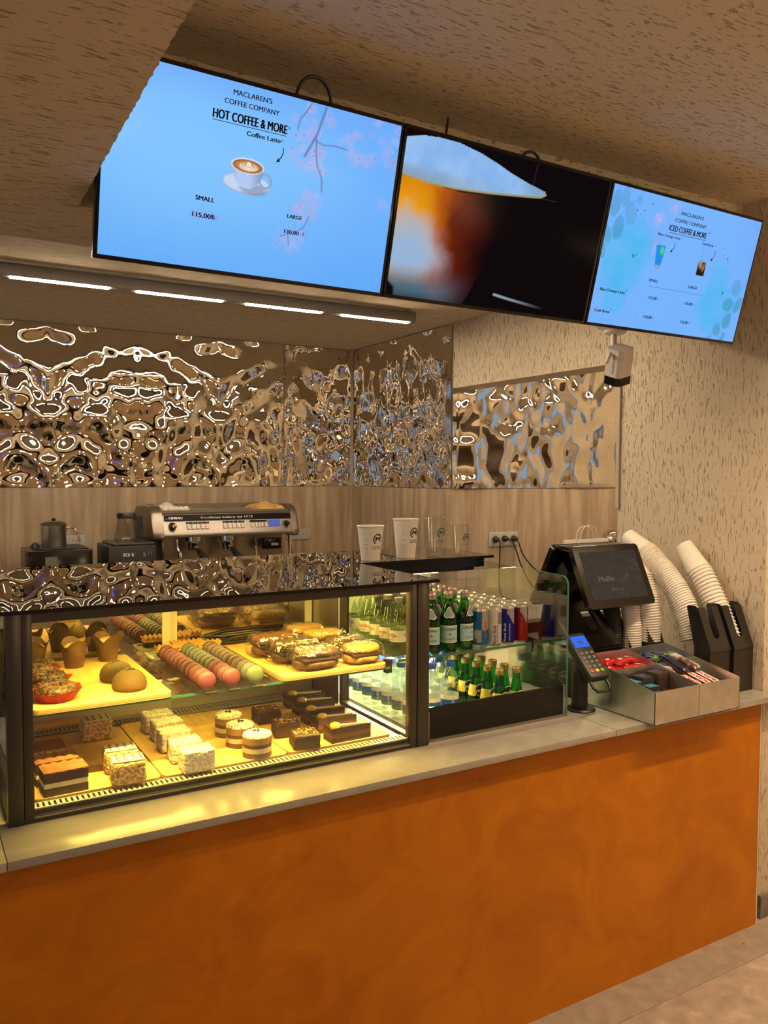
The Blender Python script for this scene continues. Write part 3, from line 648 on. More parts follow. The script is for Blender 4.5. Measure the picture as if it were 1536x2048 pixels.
for i in range(len(pts)-2):
    a, b_ = pts[i], pts[i+1]; d = Vector((b_[0]-a[0], b_[1]-a[1])).normalized(); nn = Vector((-d.y, d.x))*.0011
    mb.prism([(a[0]+nn.x, a[1]+nn.y), (b_[0]+nn.x, b_[1]+nn.y), (b_[0], b_[1]), a], 'X', 1.8743, 1.8807)
dpart('polished_edge', mb, M_gedge)
mb = MB(); mb.box(1.323, 1.868, 2.155, 2.78, 1.072, 1.0795); mb.mi = 1; mb.box(1.323, 1.868, 2.1535, 2.155, 1.072, 1.0795); dpart('glass_shelf', mb, [M_glass, M_gedge], flat=True)
for x in (1.869,):
    mb = MB(); mb.box(x, 1.8738, 2.158, 2.185, 1.045, 1.095); dpart('shelf_clip', mb, M_blackm, flat=True)
mb = MB()
mb.box(1.322, 1.60, 2.78, 2.80, .872, 1.30); mb.build('rear_panel', M_alu, dc, True, flat=True)
mb = MB(); mb.box(1.6005, 1.868, 2.78, 2.80, .872, 1.06); mb.build('rear_panel', M_dsteel, dc, True, flat=True)
mb = MB(); mb.box(1.352, 1.90, 2.47, 2.62, 1.311, 1.3445); mb.box(1.345, 1.875, 2.50, 2.60, 1.296, 1.311); dpart('canopy', mb, M_black, flat=True)
mb = MB(); mb.box(1.36, 1.72, 2.515, 2.585, 1.2925, 1.2958); dpart('light_strip', mb, emis('cooler_led', (1, .82, .34), COOL), flat=True)
mb = MB(); mb.box(1.34, 1.55, 2.255, 2.745, 1.0655, 1.0705); dpart('light_panel', mb, M_alu, flat=True)
mb = MB(); mb.box(1.322, 1.34, 2.80, 2.86, .872, 1.3445); mb.box(1.86, 1.878, 2.80, 2.86, .872, 1.3445); dpart('rear_post', mb, M_alu, flat=True)

# ------------------------------------------------------------------ boards in the cake case
def board(x0, x1, y0, y1, z0, z1, label, r_=.02):
    mb = MB(); pts = []
    for cx, cy, a0 in ((x1-r_, y1-r_, 0), (x0+r_, y1-r_, 90), (x0+r_, y0+r_, 180), (x1-r_, y0+r_, 270)):
        pts += [(cx+r_*math.cos(rad(a0+k*18)), cy+r_*math.sin(rad(a0+k*18))) for k in range(6)]
    c = Vector(((x0+x1)/2, (y0+y1)/2, z0))
    mb.prism([(x-c.x, y-c.y) for x, y in pts], 'Z', 0, z1-z0)
    mb.bm.faces.ensure_lookup_table()
    mb.bm.normal_update()
    for f in mb.bm.faces: f.material_index = 0 if abs(f.normal.z) > .5 else 1
    o = mb.build('serving_board', [M_wood, M_ply], flat=True); o.location = c
    return tag(o, label, 'serving board', 'wooden serving boards')
ZB, ZU = .897, 1.0905
board(.247, .548, 2.022, 2.500, .8868, ZB, 'wooden board on the lower deck under the cocoa slices and nut cakes')
board(.552, .893, 2.022, 2.515, .8868, ZB, 'wooden board on the lower deck under the white coconut cakes')
board(.897, 1.225, 2.026, 2.50, .8868, ZB, 'wooden board on the lower deck under the brownies and chocolate wedges')
board(.255, .595, 2.088, 2.61, 1.0778, ZU, 'wooden board on the upper glass shelf under donuts and muffins')
board(.905, 1.249, 2.090, 2.60, 1.0778, ZU, 'wooden board on the upper glass shelf under wrapped sandwiches')

# ------------------------------------------------------------------ cakes on the lower deck
M_cocoa = two_tone('cocoa_dust', (.16, .055, .014), (.26, .10, .028), 9, .8, stretch=(1, 6, 1))
M_choc = mat('chocolate_sponge', (.035, .016, .009), .7, bump=.0012, bscale=260, vary=.3)
M_choc2 = mat('chocolate_mousse', (.115, .045, .016), .55, bump=.0006, bscale=200)
M_cream = mat('cream_filling', (.80, .68, .46), .6, bump=.001, bscale=160)
M_coco = two_tone('coconut_flakes', (.66, .58, .42), (.90, .84, .70), 150, .8, bump=.0035, detail=2)
M_nut = two_tone('chopped_nuts', (.42, .22, .07), (.82, .60, .30), 130, .6, bump=.004, detail=2)
M_icing = mat('white_fondant', (.86, .78, .58), .35)
M_glaze = mat('dark_glaze', (.05, .020, .010), .25, coat=.3)
M_cara = mat('caramel_coating', (.12, .075, .026), .62, bump=.0008, bscale=60, spec=.2)
M_yolk = mat('yellow_glaze', (.80, .52, .05), .25, coat=.3)
M_red = mat('red_paper', (.55, .035, .012), .5)
M_tulip = two_tone('brown_tulip_paper', (.085, .042, .014), (.14, .075, .028), 12, .6)
M_sponge = two_tone('golden_sponge', (.62, .30, .06), (.86, .58, .22), 60, .7, bump=.002)
def wavebox(mb, x0, x1, y0, y1, z0, z1, amp=.0015, n=9, seed=0):
    """soft-edged slab with slightly uneven sides"""
    def sidepts(t): return amp*noise.noise(Vector((t*60, seed, z0*90)))
    pts = []
    for i in range(n+1): x = x0+(x1-x0)*i/n; pts.append((x, y0+sidepts(x)))
    for i in range(n+1): y = y0+(y1-y0)*i/n; pts.append((x1+sidepts(y+3), y))
    for i in range(n+1): x = x1-(x1-x0)*i/n; pts.append((x, y1+sidepts(x+7)))
    for i in range(n+1): y = y1-(y1-y0)*i/n; pts.append((x0+sidepts(y+9), y))
    mb.prism(pts, 'Z', z0, z1)
# cocoa-dusted layered slices
def cocoa_slice(loc, label, rz):
    r_ = thing('layer_cake_slice', label, 'cake slice', loc, 'cocoa-dusted layer cake slices', rz)
    mb = MB(); wavebox(mb, -.05, .05, -.032, .032, 0, .020, .0015, 9, 1); mb.build('sponge', M_choc, r_)
    mb = MB(); wavebox(mb, -.0495, .0495, -.0315, .0315, .020, .032, .002, 9, 2); mb.build('cream', M_cream, r_)
    mb = MB(); wavebox(mb, -.05, .05, -.032, .032, .032, .056, .0015, 9, 3); mb.build('sponge', M_choc, r_)
    mb = MB()
    def top(u, v): 
        x = -.051+.102*u; y = -.033+.066*v; e_ = min(u, 1-u, v, 1-v)
        return (x, y, .0565+.0055*min(1, e_*9)+.0016*math.sin(x*260))
    mb.grid(top, 24, 12); wavebox(mb, -.0505, .0505, -.0325, .0325, .0555, .0580, .0015, 9, 4); mb.build('cocoa_topping', M_cocoa, r_)
    return r_
for i, (x, y, l) in enumerate(((.320, 2.058, 'cocoa-dusted chocolate cream slice at the front left corner of the lower deck'), (.312, 2.135, 'cocoa-dusted chocolate cream slice just behind the foremost one on the lower deck'))):
    cocoa_slice((x, y, ZB), l, .05)
# the third one has a nut edge
r_ = thing('layer_cake_slice', 'cocoa-topped slice with a nutty edge, rearmost of the left row beside the metal post', 'cake slice', (.298, 2.245, ZB), 'cocoa-dusted layer cake slices', .05)
mb = MB(); wavebox(mb, -.05, .05, -.034, .034, 0, .028, .0015, 9, 1); mb.build('sponge', M_choc, r_)
mb = MB(); wavebox(mb, -.05, .05, -.034, .034, .028, .052, .002, 9, 2); mb.build('nut_filling', M_nut, r_)
mb = MB(); wavebox(mb, -.051, .051, -.035, .035, .052, .059, .001, 9, 2); mb.build('cocoa_topping', M_cocoa, r_)
# nut-coated cakes with piped icing
def rough_block(mb, sx, sy, z0, z1, bev, amp, fr, seed, n=14):
    b0 = MB(); b0.box(-sx, sx, -sy, sy, z0, z1, bev=bev, seg=3)
    bmesh.ops.subdivide_edges(b0.bm, edges=[e_ for e_ in b0.bm.edges if e_.calc_length() > .012], cuts=7, use_grid_fill=True)
    b0.bm.normal_update()
    for v in b0.bm.verts:
        k = noise.noise(v.co*fr+Vector((seed, 0, 0)))*amp
        if v.co.z < z0+.002: k = 0
        v.co += v.normal*k
    vs_ = {v: i for i, v in enumerate(b0.bm.verts)}
    mb.add([v.co.copy() for v in b0.bm.verts], [[vs_[v] for v in f.verts] for f in b0.bm.faces]); b0.bm.free()
def nut_cake(loc, label, rz, seed):
    r_ = thing('nut_cake', label, 'cake', loc, 'nut-coated cakes with lace icing', rz)
    mb = MB(); rough_block(mb, .041, .030, 0, .058, .008, .0026, 190, seed); mb.build('nut_coat', M_nut, r_)
    mb = MB(); mb.box(-.038, .038, -.027, .027, .0575, .0608, bev=.0015); ic = mb.build('icing', M_icing, r_)
    mb = MB()
    for k in range(4):
        x0 = -.028+.0185*k
        for j in range(3):
            y0 = -.017+.017*j
            mb.tube([(x0+.006*math.sin(PI*q/6), y0-.007+.014*q/6, .0611) for q in range(7)], .0009, 5)
    mb.build('chocolate_piping', M_glaze, ic)
    return r_
nut_cake((.466, 2.034, ZB), 'nut-coated cake with lace icing at the front, nearest the glass', -.10, 1)
nut_cake((.468, 2.125, ZB), 'nut-coated cake with lace icing right behind the front one', -.06, 2)
nut_cake((.465, 2.415, ZB), 'nut-coated cake standing alone at the rear beside the cake server', -.04, 3)
# coconut cakes
def coco_cake(loc, label, rz, seed):
    r_ = thing('coconut_cake', label, 'cake', loc, 'white coconut cakes in a row', rz)
    mb = MB(); rough_block(mb, .041, .031, 0, .056, .006, .0026, 230, seed); mb.build('coconut_coat', M_coco, r_)
    mb = MB()
    for k in range(60):
        a = Vector((random.uniform(-.038, .038), random.uniform(-.028, .028), .0575)); d = Vector((random.uniform(-1, 1), random.uniform(-1, 1), random.uniform(-.1, .5))).normalized()*.0035
        mb.tube([a-d, a+d], .0006, 4)
    fl = mb.build('coconut_flakes', M_coco, r_); tag(fl, kind='stuff')
    return r_
for i, (x, y) in enumerate(((.640, 2.033), (.634, 2.118), (.633, 2.216), (.640, 2.315), (.636, 2.400))):
    coco_cake((x, y, ZB), ('white coconut cake at the front of the row of five', 'white coconut cake, second from the front of the row', 'white coconut cake in the middle of the row of five', 'white coconut cake, fourth from the front of the row', 'white coconut cake at the back of the row near the rear grille')[i], -.02+.01*i, i*3.3)
# round cups of layered cake in clear collars
M_choclayer = mat('mocha_layer', (.20, .095, .045), .5)
M_bean = mat('coffee_bean', (.025, .010, .006), .35)
def round_cake(loc, label):
    r_ = thing('round_layer_cake', label, 'cake', loc, 'round cakes in clear collars')
    for nm, z0, z1, m_, rr in (('base_layer', 0, .014, M_choclayer, .039), ('cream_layer', .014, .027, M_cream, .0392), ('mocha_layer', .027, .037, M_choc2, .039), ('caramel_layer', .037, .055, mat('caramel_mousse', (.42, .22, .085), .5), .0392)):
        mb = MB(); mb.lathe([(0, z0), (rr, z0), (rr, z1), (0, z1)], seg=28); mb.build(nm, m_, r_)
    mb = MB(); mb.lathe([(.0395, .055), (.037, .061), (.028, .0645), (0, .066)], seg=28, wob=lambda a, z: 1+.02*math.sin(9*a)); 
    tp = mb.build('coconut_topping', two_tone('cocoa_coconut', (.24, .10, .06), (.90, .80, .62), 200, .8, bump=.003, detail=2, lo=.38, hi=.48), r_)
    mb = MB()
    for dx, dy, a in ((-.006, .002, .3), (.005, .004, 1.2), (.001, -.006, 2.2)):
        mb.M = Matrix.Translation((dx, dy, .068)) @ Matrix.Rotation(a, 4, 'Z'); mb.ball((0, 0, 0), .0052, .0032, .0026, 10, 6)
    mb.build('coffee_beans', M_bean, tp)
    mb = MB(); mb.lathe([(.0405, 0), (.0405, .058)], seg=28); mb.build('clear_collar', M_clear, r_)
    return r_
p0 = round_cake((.815, 2.056, ZB), 'round layered cake in a clear collar, nearest the front glass')
mv(dup(p0, label='round layered cake in a clear collar, middle of the three'), (.805, 2.158, ZB), (0, 0, 1)); mv(dup(p0, label='round layered cake in a clear collar, rearmost of the three'), (.808, 2.262, ZB), (0, 0, 2.1))
# brownies
M_brown = mat('brownie', (.038, .018, .010), .55, bump=.0018, bscale=200, vary=.3)
M_crumb = mat('golden_nut_crumbs', (.55, .30, .07), .5)
def brownie(loc, label, rz, seed):
    r_ = thing('brownie', label, 'cake', loc, 'brownies topped with nut crumbs', rz)
    mb = MB(); rough_block(mb, .038, .034, 0, .042, .006, .0022, 120, seed); mb.build('brownie_block', M_brown, r_)
    mb = MB()
    for k in range(46):
        x, y = random.uniform(-.031, .031), random.uniform(-.027, .027); s_ = random.uniform(.0011, .0026)
        mb.ball((x, y, .0425), s_*1.2, s_, s_*.8, 6, 4)
    o = mb.build('nut_crumbs', M_crumb, r_); tag(o, kind='stuff')
for x, y, l, a, sd in ((.957, 2.055, 'brownie with nut crumbs at the front of its row', -.20, 1), (.952, 2.175, 'brownie with nut crumbs in the middle of its row', -.22, 2), (.952, 2.325, 'brownie with nut crumbs at the rear of its row', -.05, 3)): brownie((x, y, ZB), l, a, sd)
# tall chocolate wedges, each with a yellow drop and a cream swipe
def wedge(loc, label, rz=0.):
    r_ = thing('chocolate_wedge', label, 'cake slice', loc, 'chocolate cake wedges with a yellow drop', rz)
    for nm, z0, z1, m_ in (('sponge', 0, .014, M_choc), ('mousse', .014, .026, M_choc2), ('sponge', .026, .040, M_choc), ('glaze', .040, .0425, M_glaze)):
        mb = MB(); mb.prism([(-.062, 0), (.066, .004), (.066, .010), (-.062, .056)], 'Z', z0, z1); mb.build(nm, m_, r_)
    mb = MB(); mb.lathe([(.0155, .0425), (.015, .047), (.011, .051), (.005, .053), (0, .0535)], (-.040, .024, 0), 18); mb.build('yellow_drop', M_yolk, r_)
    mb = MB(); mb.prism([(-.026, .016), (.055, .0055), (.055, .0085), (-.026, .026)], 'Z', .0425, .0455); mb.build('cream_swipe', M_icing, r_)
    return r_
p0 = wedge((1.092, 2.030, ZB), 'chocolate wedge with a yellow drop, nearest the front glass')
for i, (x, y) in enumerate(((1.098, 2.128), (1.105, 2.218), (1.120, 2.316), (1.125, 2.402))):
    mv(dup(p0, label='chocolate wedge with a yellow drop, %s from the front of its row' % nth(i+1)), (x, y, ZB), (0, 0, -.02*i))
# cake server across the rear grille
sv = thing('cake_server', 'cake server with an orange wooden handle and steel blade across the rear grille', 'cake server', (.50, 2.55, .8915))
mb = MB(); mb.tube([(.285, 2.541, .912), (.31, 2.544, .915), (.42, 2.554, .915), (.475, 2.559, .912)], [.011, .0135, .0125, .009], 10); mb.build('handle', M_handle, sv, True)
mb = MB(); mb.tube([(.475, 2.559, .912), (.53, 2.561, .907)], .004, 8); mb.prism([(.525, 2.546), (.66, 2.526), (.70, 2.551), (.665, 2.580), (.525, 2.572)], 'Z', .9035, .9050); mb.build('blade', M_steel, sv, True)

# ------------------------------------------------------------------ upper shelf of the cake case
def donut(loc, label, rz, seed):
    r_ = thing('nut_donut', label, 'donut', loc, 'chocolate donuts in red paper cases', rz)
    mb = MB()
    def ring(u, v):
        a = 2*PI*u; b_ = 2*PI*v; rr = .0325+.0205*math.cos(b_); z = .022+.017*math.sin(b_)
        q = Vector((rr*math.cos(a), rr*math.sin(a), z)); k = noise.noise(q*150+Vector((seed, 0, 0)))*(.0028 if z > .014 else .0008)
        return (q.x*(1+k/.05), q.y*(1+k/.05), z+k)
    mb.grid(ring, 44, 18); mb.build('dough', two_tone('nutty_chocolate', (.030, .012, .006), (.16, .07, .022), 130, .45, bump=.003, detail=2, lo=.5, hi=.62), r_)
    mb = MB()
    for k in range(70):
        a = random.uniform(0, 2*PI); b_ = random.uniform(.6, 2.5); rr = .0325+.0215*math.cos(b_); s_ = random.uniform(.0014, .0028)
        mb.ball((rr*math.cos(a), rr*math.sin(a), .022+.0185*math.sin(b_)), s_*1.3, s_, s_, 6, 4)
    o = mb.build('nut_sprinkles', mat('brown_nuts', (.20, .09, .025), .5, vary=.5, bscale=90), r_); tag(o, kind='stuff')
    mb = MB(); n_ = 12; v = []; f = []
    for k in range(n_):
        a = 2*PI*k/n_; rr = .0665 if k % 3 == 0 else .0625
        v += [(.045*math.cos(a), .045*math.sin(a), .0015), (rr*math.cos(a), rr*math.sin(a), .024+(.006 if k % 3 == 0 else 0))]
    for k in range(n_): k2 = (k+1) % n_; f.append((2*k, 2*k2, 2*k2+1, 2*k+1))
    f.append(tuple(2*k for k in range(n_))); mb.add(v, f); mb.build('paper_case', M_red, r_, flat=True)
for i, (x, y, l) in enumerate(((.322, 2.170, 'nut-covered chocolate donut in a red paper case, nearest the front'), (.319, 2.305, 'nut-covered chocolate donut in red paper, middle of the three'), (.316, 2.440, 'nut-covered chocolate donut in red paper, rearmost, in front of the muffins'))): donut((x, y, ZU), l, .4+i, i*2.)
def dome(loc, label, rz):
    r_ = thing('caramel_dome', label, 'cake', loc, 'caramel dome cakes', rz)
    mb = MB(); mb.lathe([(0, 0), (.040, 0), (.0445, .006), (.0455, .016), (.042, .030), (.034, .041), (.022, .049), (.010, .052), (0, .0525)], seg=30, wob=lambda a, z: 1+.012*math.sin(3*a)); mb.build('coating', M_cara, r_)
    mb = MB()
    for k in range(9): mb.ball((random.uniform(-.010, .010), random.uniform(-.008, .008), .053), .004, .0028, .0022, 7, 5)
    mb.build('chocolate_flakes', M_bean, r_)
    return r_
dome((.506, 2.178, ZU), 'smooth caramel dome cake with chocolate flakes, front one of the pair', .3); dome((.497, 2.292, ZU), 'smooth caramel dome cake with chocolate flakes, behind the other one', 1.2)
def muffin(loc, label, rz, seed):
    r_ = thing('tulip_muffin', label, 'muffin', loc, 'muffins in brown tulip paper', rz)
    n_ = 32; v = []; f = []; lv = ((.026, 0), (.031, .030), (.0345, .052), (.039, .068), (.045, .084))
    rs = random.Random(seed); ph = rs.random()*6
    for j, (rr, z) in enumerate(lv):
        for k in range(n_):
            a = 2*PI*k/n_; p = abs(math.cos(2*a+ph)); q = rr*(1+.03*noise.noise(Vector((math.cos(a)*2, math.sin(a)*2, z*40+seed))))
            zz = z-(.024*(1-p)**1.3 if j == 4 else .006*(1-p) if j == 3 else 0); q *= (1+.06*p if j == 4 else 1)
            v.append((q*math.cos(a), q*math.sin(a), zz))
    for j in range(4):
        for k in range(n_): k2 = (k+1) % n_; f.append((j*n_+k, j*n_+k2, (j+1)*n_+k2, (j+1)*n_+k))
    f.append(tuple(range(n_))[::-1]); mb = MB(); mb.add(v, f); mb.build('tulip_paper', M_tulip, r_)
    mb = MB(); mb.ball((0, 0, .052), .033, .033, .020, 20, 12, lambda d: .08*noise.noise(d*4+Vector((seed, 0, 0)))); mb.build('muffin_top', M_sponge, r_)
for x, y, l, sd in ((.528, 2.548, 'muffin in brown tulip paper standing alone at the right rear of the board', 1), (.424, 2.508, 'muffin in brown tulip paper with an orange top, behind the rearmost donut', 2), (.320, 2.556, 'muffin in brown tulip paper beside the left metal post', 3)): muffin((x, y, ZU), l, sd*.7, sd)
# macarons in a clear tray
ZS = 1.0778
tr = thing('macaron_tray', 'clear plastic tray with three channels for macarons on the glass shelf', 'tray', (.755, 2.28, ZS))
mb = MB(); mb.box(.655, .860, 2.075, 2.500, ZS+.0005, ZS+.0015)
for x in (.657, .725, .7935, .860): mb.box(x-.0012, x+.0012, 2.075, 2.500, ZS+.001, ZS+.020)
mb.box(.655, .860, 2.074, 2.0755, ZS+.001, ZS+.016); mb.build('tray', M_clear, tr, True, flat=True)
for x in (.69, .755, .82):
    mb = MB(); mb.box(x-.016, x+.016, 2.060, 2.074, ZS+.0005, ZS+.006, bev=.002); mb.build('tab', M_blackm, tr, True)
def macaron(col, name):
    mb = MB(); r0 = .0255; Mx = Matrix.Rotation(rad(78), 4, 'X')
    sh_ = [(0, .0105), (.012, .0100), (.0205, .0070), (.0245, .0030), (.0250, .0012)]
    mb.mi = 0; mb.lathe([(r, z+.003) for r, z in sh_[::-1]], (0, 0, .0255), 24, Mx); mb.lathe([(r, -z-.003) for r, z in sh_], (0, 0, .0255), 24, Mx)
    mb.mi = 1; mb.lathe([(.0238, -.0045), (.0242, 0), (.0238, .0045)], (0, 0, .0255), 24, Mx)
    o = mb.build('macaron', [mat('macaron_'+name, col, .55, bump=.0002, bscale=300), mat('macaron_filling_'+name, [min(1, c*.7+.12) for c in col], .5)])
    o['category'] = 'macaron'; return o
MC = {'raspberry': macaron((.115, .022, .042), 'raspberry'), 'grey': macaron((.085, .085, .085), 'grey'), 'mauve': macaron((.11, .060, .060), 'mauve'), 'green': macaron((.085, .11, .065), 'green')}
used = set()
for row, (x, side) in enumerate(((.690, 'left'), (.758, 'middle'), (.826, 'right'))):
    for k in range(11):
        c = ('raspberry' if row == 0 or (row == 1 and k < 4) else 'grey' if row == 1 else 'green' if k < 1 else 'grey' if k < 3 else 'mauve')
        o = MC[c] if c not in used else dup(MC[c]); used.add(c)
        mv(o, (x+.0015*math.sin(k*3+row), 2.102+.0375*k, ZS+.0035), (0, 0, .06*math.sin(k*2.1+row)))
        o['label'] = '%s macaron, %s from the front in the %s row' % ({'raspberry': 'raspberry pink', 'grey': 'pale grey', 'mauve': 'mauve brown', 'green': 'grey green'}[c], nth(k), side); o['group'] = 'macarons in the clear tray'
# plate with waffle-topped tarts
pl = thing('white_plate', 'white rectangular plate behind the macarons on the glass shelf', 'plate', (.76, 2.565, ZS))
pl_mb = MB(); pl_mb.prism([(.655, 2.515), (.905, 2.515), (.892, 2.525), (.668, 2.525)], 'Z', ZS+.004, ZS+.008)
pl_mb = MB(); pl_mb.box(.66, .895, 2.515, 2.606, ZS+.0003, ZS+.004, bev=.001); pl_mb.box(.652, .903, 2.507, 2.517, ZS+.004, ZS+.011, bev=.002); pl_mb.box(.652, .662, 2.507, 2.614, ZS+.004, ZS+.011, bev=.002); pl_mb.build('plate', M_white, pl, True)
M_waf = mat('golden_wafer', (.66, .36, .07), .55, bump=.0006, bscale=200, vary=.2)
def tart(loc, label):
    r_ = thing('wavy_wafer_tart', label, 'pastry', loc, 'wafer-topped chocolate pastries')
    mb = MB(); rough_block(mb, .043, .017, 0, .016, .004, .003, 160, loc[0]*9); mb.build('chocolate_base', M_choc, r_)
    mb = MB(); mb.box(-.045, .045, -.019, .019, .0165, .026, bev=.002); mb.build('custard', M_sponge, r_)
    mb = MB(); n_ = 36
    top = [(-.048+.096*i/n_, .0335+.0045*math.cos(i/n_*2*PI*6)) for i in range(n_+1)]; bot = [(x, z-.007) for x, z in top[::-1]]
    mb.prism(top+bot, 'Y', -.022, .022); mb.build('wavy_wafer', M_waf, r_)
    return r_
tart((.722, 2.545, ZS+.0042), 'chocolate pastry under a wavy golden wafer, left front on the white plate')
tart((.832, 2.548, ZS+.0042), 'chocolate pastry under a wavy golden wafer, right front on the white plate')
tart((.782, 2.590, ZS+.0042), 'chocolate pastry under a wavy golden wafer, at the back of the plate')
# black tongs
tg = thing('serving_tongs', 'black plastic serving tongs lying behind the sandwiches on the glass shelf', 'tongs', (1.02, 2.595, ZU))
for s_ in (0, 1):
    mb = MB(); z = ZU+.0035+.017*s_
    mb.tube([(.885, 2.585, ZU+.010), (.95, 2.588, z+.001), (1.05, 2.592, z+.004), (1.09, 2.593, z+.006)], [.007, .0075, .007, .006], 8)
    for k in range(4): mb.prism([(1.085, z), (1.16, z), (1.165, z+.004), (1.085, z+.006)], 'Y', 2.576+.010*k, 2.582+.010*k)
    mb.box(1.158, 1.172, 2.574, 2.614, z-.0005, z+.005); mb.build('arm', M_black, tg, True)
# wrapped sandwiches
def sandwich(loc, label, rz, L_, W, H, bread, seed, fill=(.05, .02, .012)):
    r_ = thing('wrapped_sandwich', label, 'sandwich', loc, 'sandwiches in clear wrap', rz)
    mb = MB()
    def loaf(cz, h, top):
        def fn(u, v):
            a = 2*PI*u; t_ = v*2-1; k = (1-abs(t_)**4)**.5
            y = math.copysign(abs(math.cos(a))**.7, math.cos(a))*W/2*k; z = math.copysign(abs(math.sin(a))**.7, math.sin(a))*h/2*(.55+.45*k)
            d = noise.noise(Vector((t_*3, a, seed+top)))*.002
            return (t_*L_/2, y+d, cz+z+d*.5)
        mb.grid(fn, 24, 22)
    loaf(H*.27, H*.42, 0); loaf(H*.74, H*.46, 1); mb.build('bread', bread, r_)
    mb = MB(); mb.box(-L_*.44, L_*.44, -W*.49, W*.49, H*.44, H*.56, bev=.002); mb.build('filling', mat('filling_%d' % seed, fill, .5, bump=.002, bscale=120), r_)
    mb = MB()
    def wrap(u, v):
        a = 2*PI*u; t_ = v*2-1; e_ = max(0, abs(t_)-.78)/.22; k = 1-.62*e_**1.2
        rr = 1.10+.10*noise.noise(Vector((t_*5+seed, math.cos(a)*2.2, math.sin(a)*2.2)))+.06*noise.noise(Vector((t_*14, math.cos(a)*6, math.sin(a)*6+seed)))
        y = math.copysign(abs(math.cos(a))**.75, math.cos(a))*W/2*k*rr; z = math.copysign(abs(math.sin(a))**.75, math.sin(a))*H/2*k*rr
        return (t_*L_*.62, y, max(.0006, H*.5+z-(.0 if e_ == 0 else H*.16*e_)))
    mb.grid(wrap, 44, 40); mb.build('clear_wrap', M_film, r_, angle=25)
    return r_
B1 = mat('brown_bun', (.17, .06, .022), .4, bump=.0005, bscale=120, vary=.25); B2 = mat('golden_bread', (.46, .25, .07), .5, bump=.0008, bscale=120, vary=.25); B3 = mat('dark_bun', (.10, .042, .025), .45, vary=.25, bscale=50)
sandwich((1.035, 2.150, ZU), 'dark bun in clear wrap at the front left of the sandwich board', .05, .138, .098, .066, B3, 1)
sandwich((1.186, 2.148, ZU), 'sandwich with a dark filling in clear wrap at the front right corner of the board', .04, .112, .092, .060, B2, 2)
sandwich((1.015, 2.262, ZU), 'dark bun in clear wrap, second from the front in the left row', .03, .138, .098, .066, B3, 3)
sandwich((.998, 2.376, ZU), 'dark bun in clear wrap, third from the front in the left row', .02, .138, .098, .066, B1, 4)
sandwich((1.190, 2.258, ZU), 'brown-topped roll in clear wrap behind the front right sandwich', .02, .110, .092, .060, B1, 5)
sandwich((1.172, 2.375, ZU), 'golden pastry in clear wrap, third from the front in the right row', -.02, .125, .098, .064, B2, 6, (.30, .14, .04))
sandwich((1.160, 2.490, ZU), 'golden pastry in clear wrap at the rear of the right row', -.02, .125, .092, .064, B2, 7, (.30, .14, .04))

# ------------------------------------------------------------------ bottles and cans
def wrapfn(r_, a0, z0):
    return lambda x, y: (r_*math.sin(a0+x/r_), -r_*math.cos(a0+x/r_), z0+y)
def lab(mb, r_, a0, a1, z0, z1, n_=12, z0b=None, z1b=None):
    v = []
    for i in range(n_+1):
        a = a0+(a1-a0)*i/n_; v += [(r_*math.sin(a), -r_*math.cos(a), z0), (r_*math.sin(a), -r_*math.cos(a), z1)]
    mb.add(v, [(2*i, 2*i+2, 2*i+3, 2*i+1) for i in range(n_)])
def vtext(mb, body, r_, a0, z0, h, length, bold=.01):
    """lettering running upwards on a cylinder"""
    mb.text(body, lambda x, y: (r_*math.sin(a0-y/r_), -r_*math.cos(a0-y/r_), z0+x), h, length, 'L', bold)
def ptext(name, m, parent, rows):
    mb = MB()
    for body, r_, a0, z0, h, wd in rows: mb.text(body, wrapfn(r_, a0, z0), h, wd, 'C', .01)
    return mb.build(name, m, parent, flat=True)
M_wlab = mat('white_label', (.78, .76, .68), .5); M_blue = mat('blue_label', (.015, .12, .42), .45); M_grn2 = mat('green_label', (.06, .28, .07), .45)
M_cap = mat('blue_cap', (.02, .10, .50), .35); M_silver = mat('silver_cap', (.55, .50, .46), .3, .9); M_gold = mat('gold_cap', (.66, .46, .16), .3, .9)
M_plab = mat('pale_blue_label', (.30, .46, .48), .5); M_star = mat('red_star', (.55, .05, .02), .5); M_redp = mat('red_print', (.55, .04, .02), .5); M_yel = mat('yellow_label', (.80, .58, .04), .45)
M_wht = mat('white_print', (.80, .78, .74), .5)
# plain water
def water_bottle():
    r_ = thing('water_bottle', '', 'water bottle')
    mb = MB(); mb.lathe([(0, .001), (.026, 0), (.0295, .006), (.0295, .050), (.0285, .054), (.0295, .058), (.0295, .096), (.0285, .100), (.0295, .104), (.028, .122), (.022, .142), (.014, .157), (.0125, .162), (.0125, .170), (0, .170)], seg=22); mb.build('bottle', M_water, r_)
    mb = MB(); mb.lathe([(0, .168), (.0145, .168), (.0148, .181), (.0135, .1835), (0, .184)], seg=18); mb.build('cap', M_cap, r_)
    mb = MB(); mb.mi = 0; lab(mb, .0300, -PI, PI, .034, .078, 30); mb.mi = 1; lab(mb, .0303, -2.6, 1.2, .036, .064, 20); mb.mi = 2; lab(mb, .0305, -2.6, 1.2, .034, .044, 20)
    lb = mb.build('label', [M_wlab, M_blue, M_grn2], r_)
    mb = MB()
    for a0 in (-.35, -2.0): vtext(mb, 'ULUDAG', .0308, a0, .037, .0085, .036)
    mb.build('lettering', M_wht, lb, flat=True)
    return r_
W0 = water_bottle(); first = True; ZD = .8722
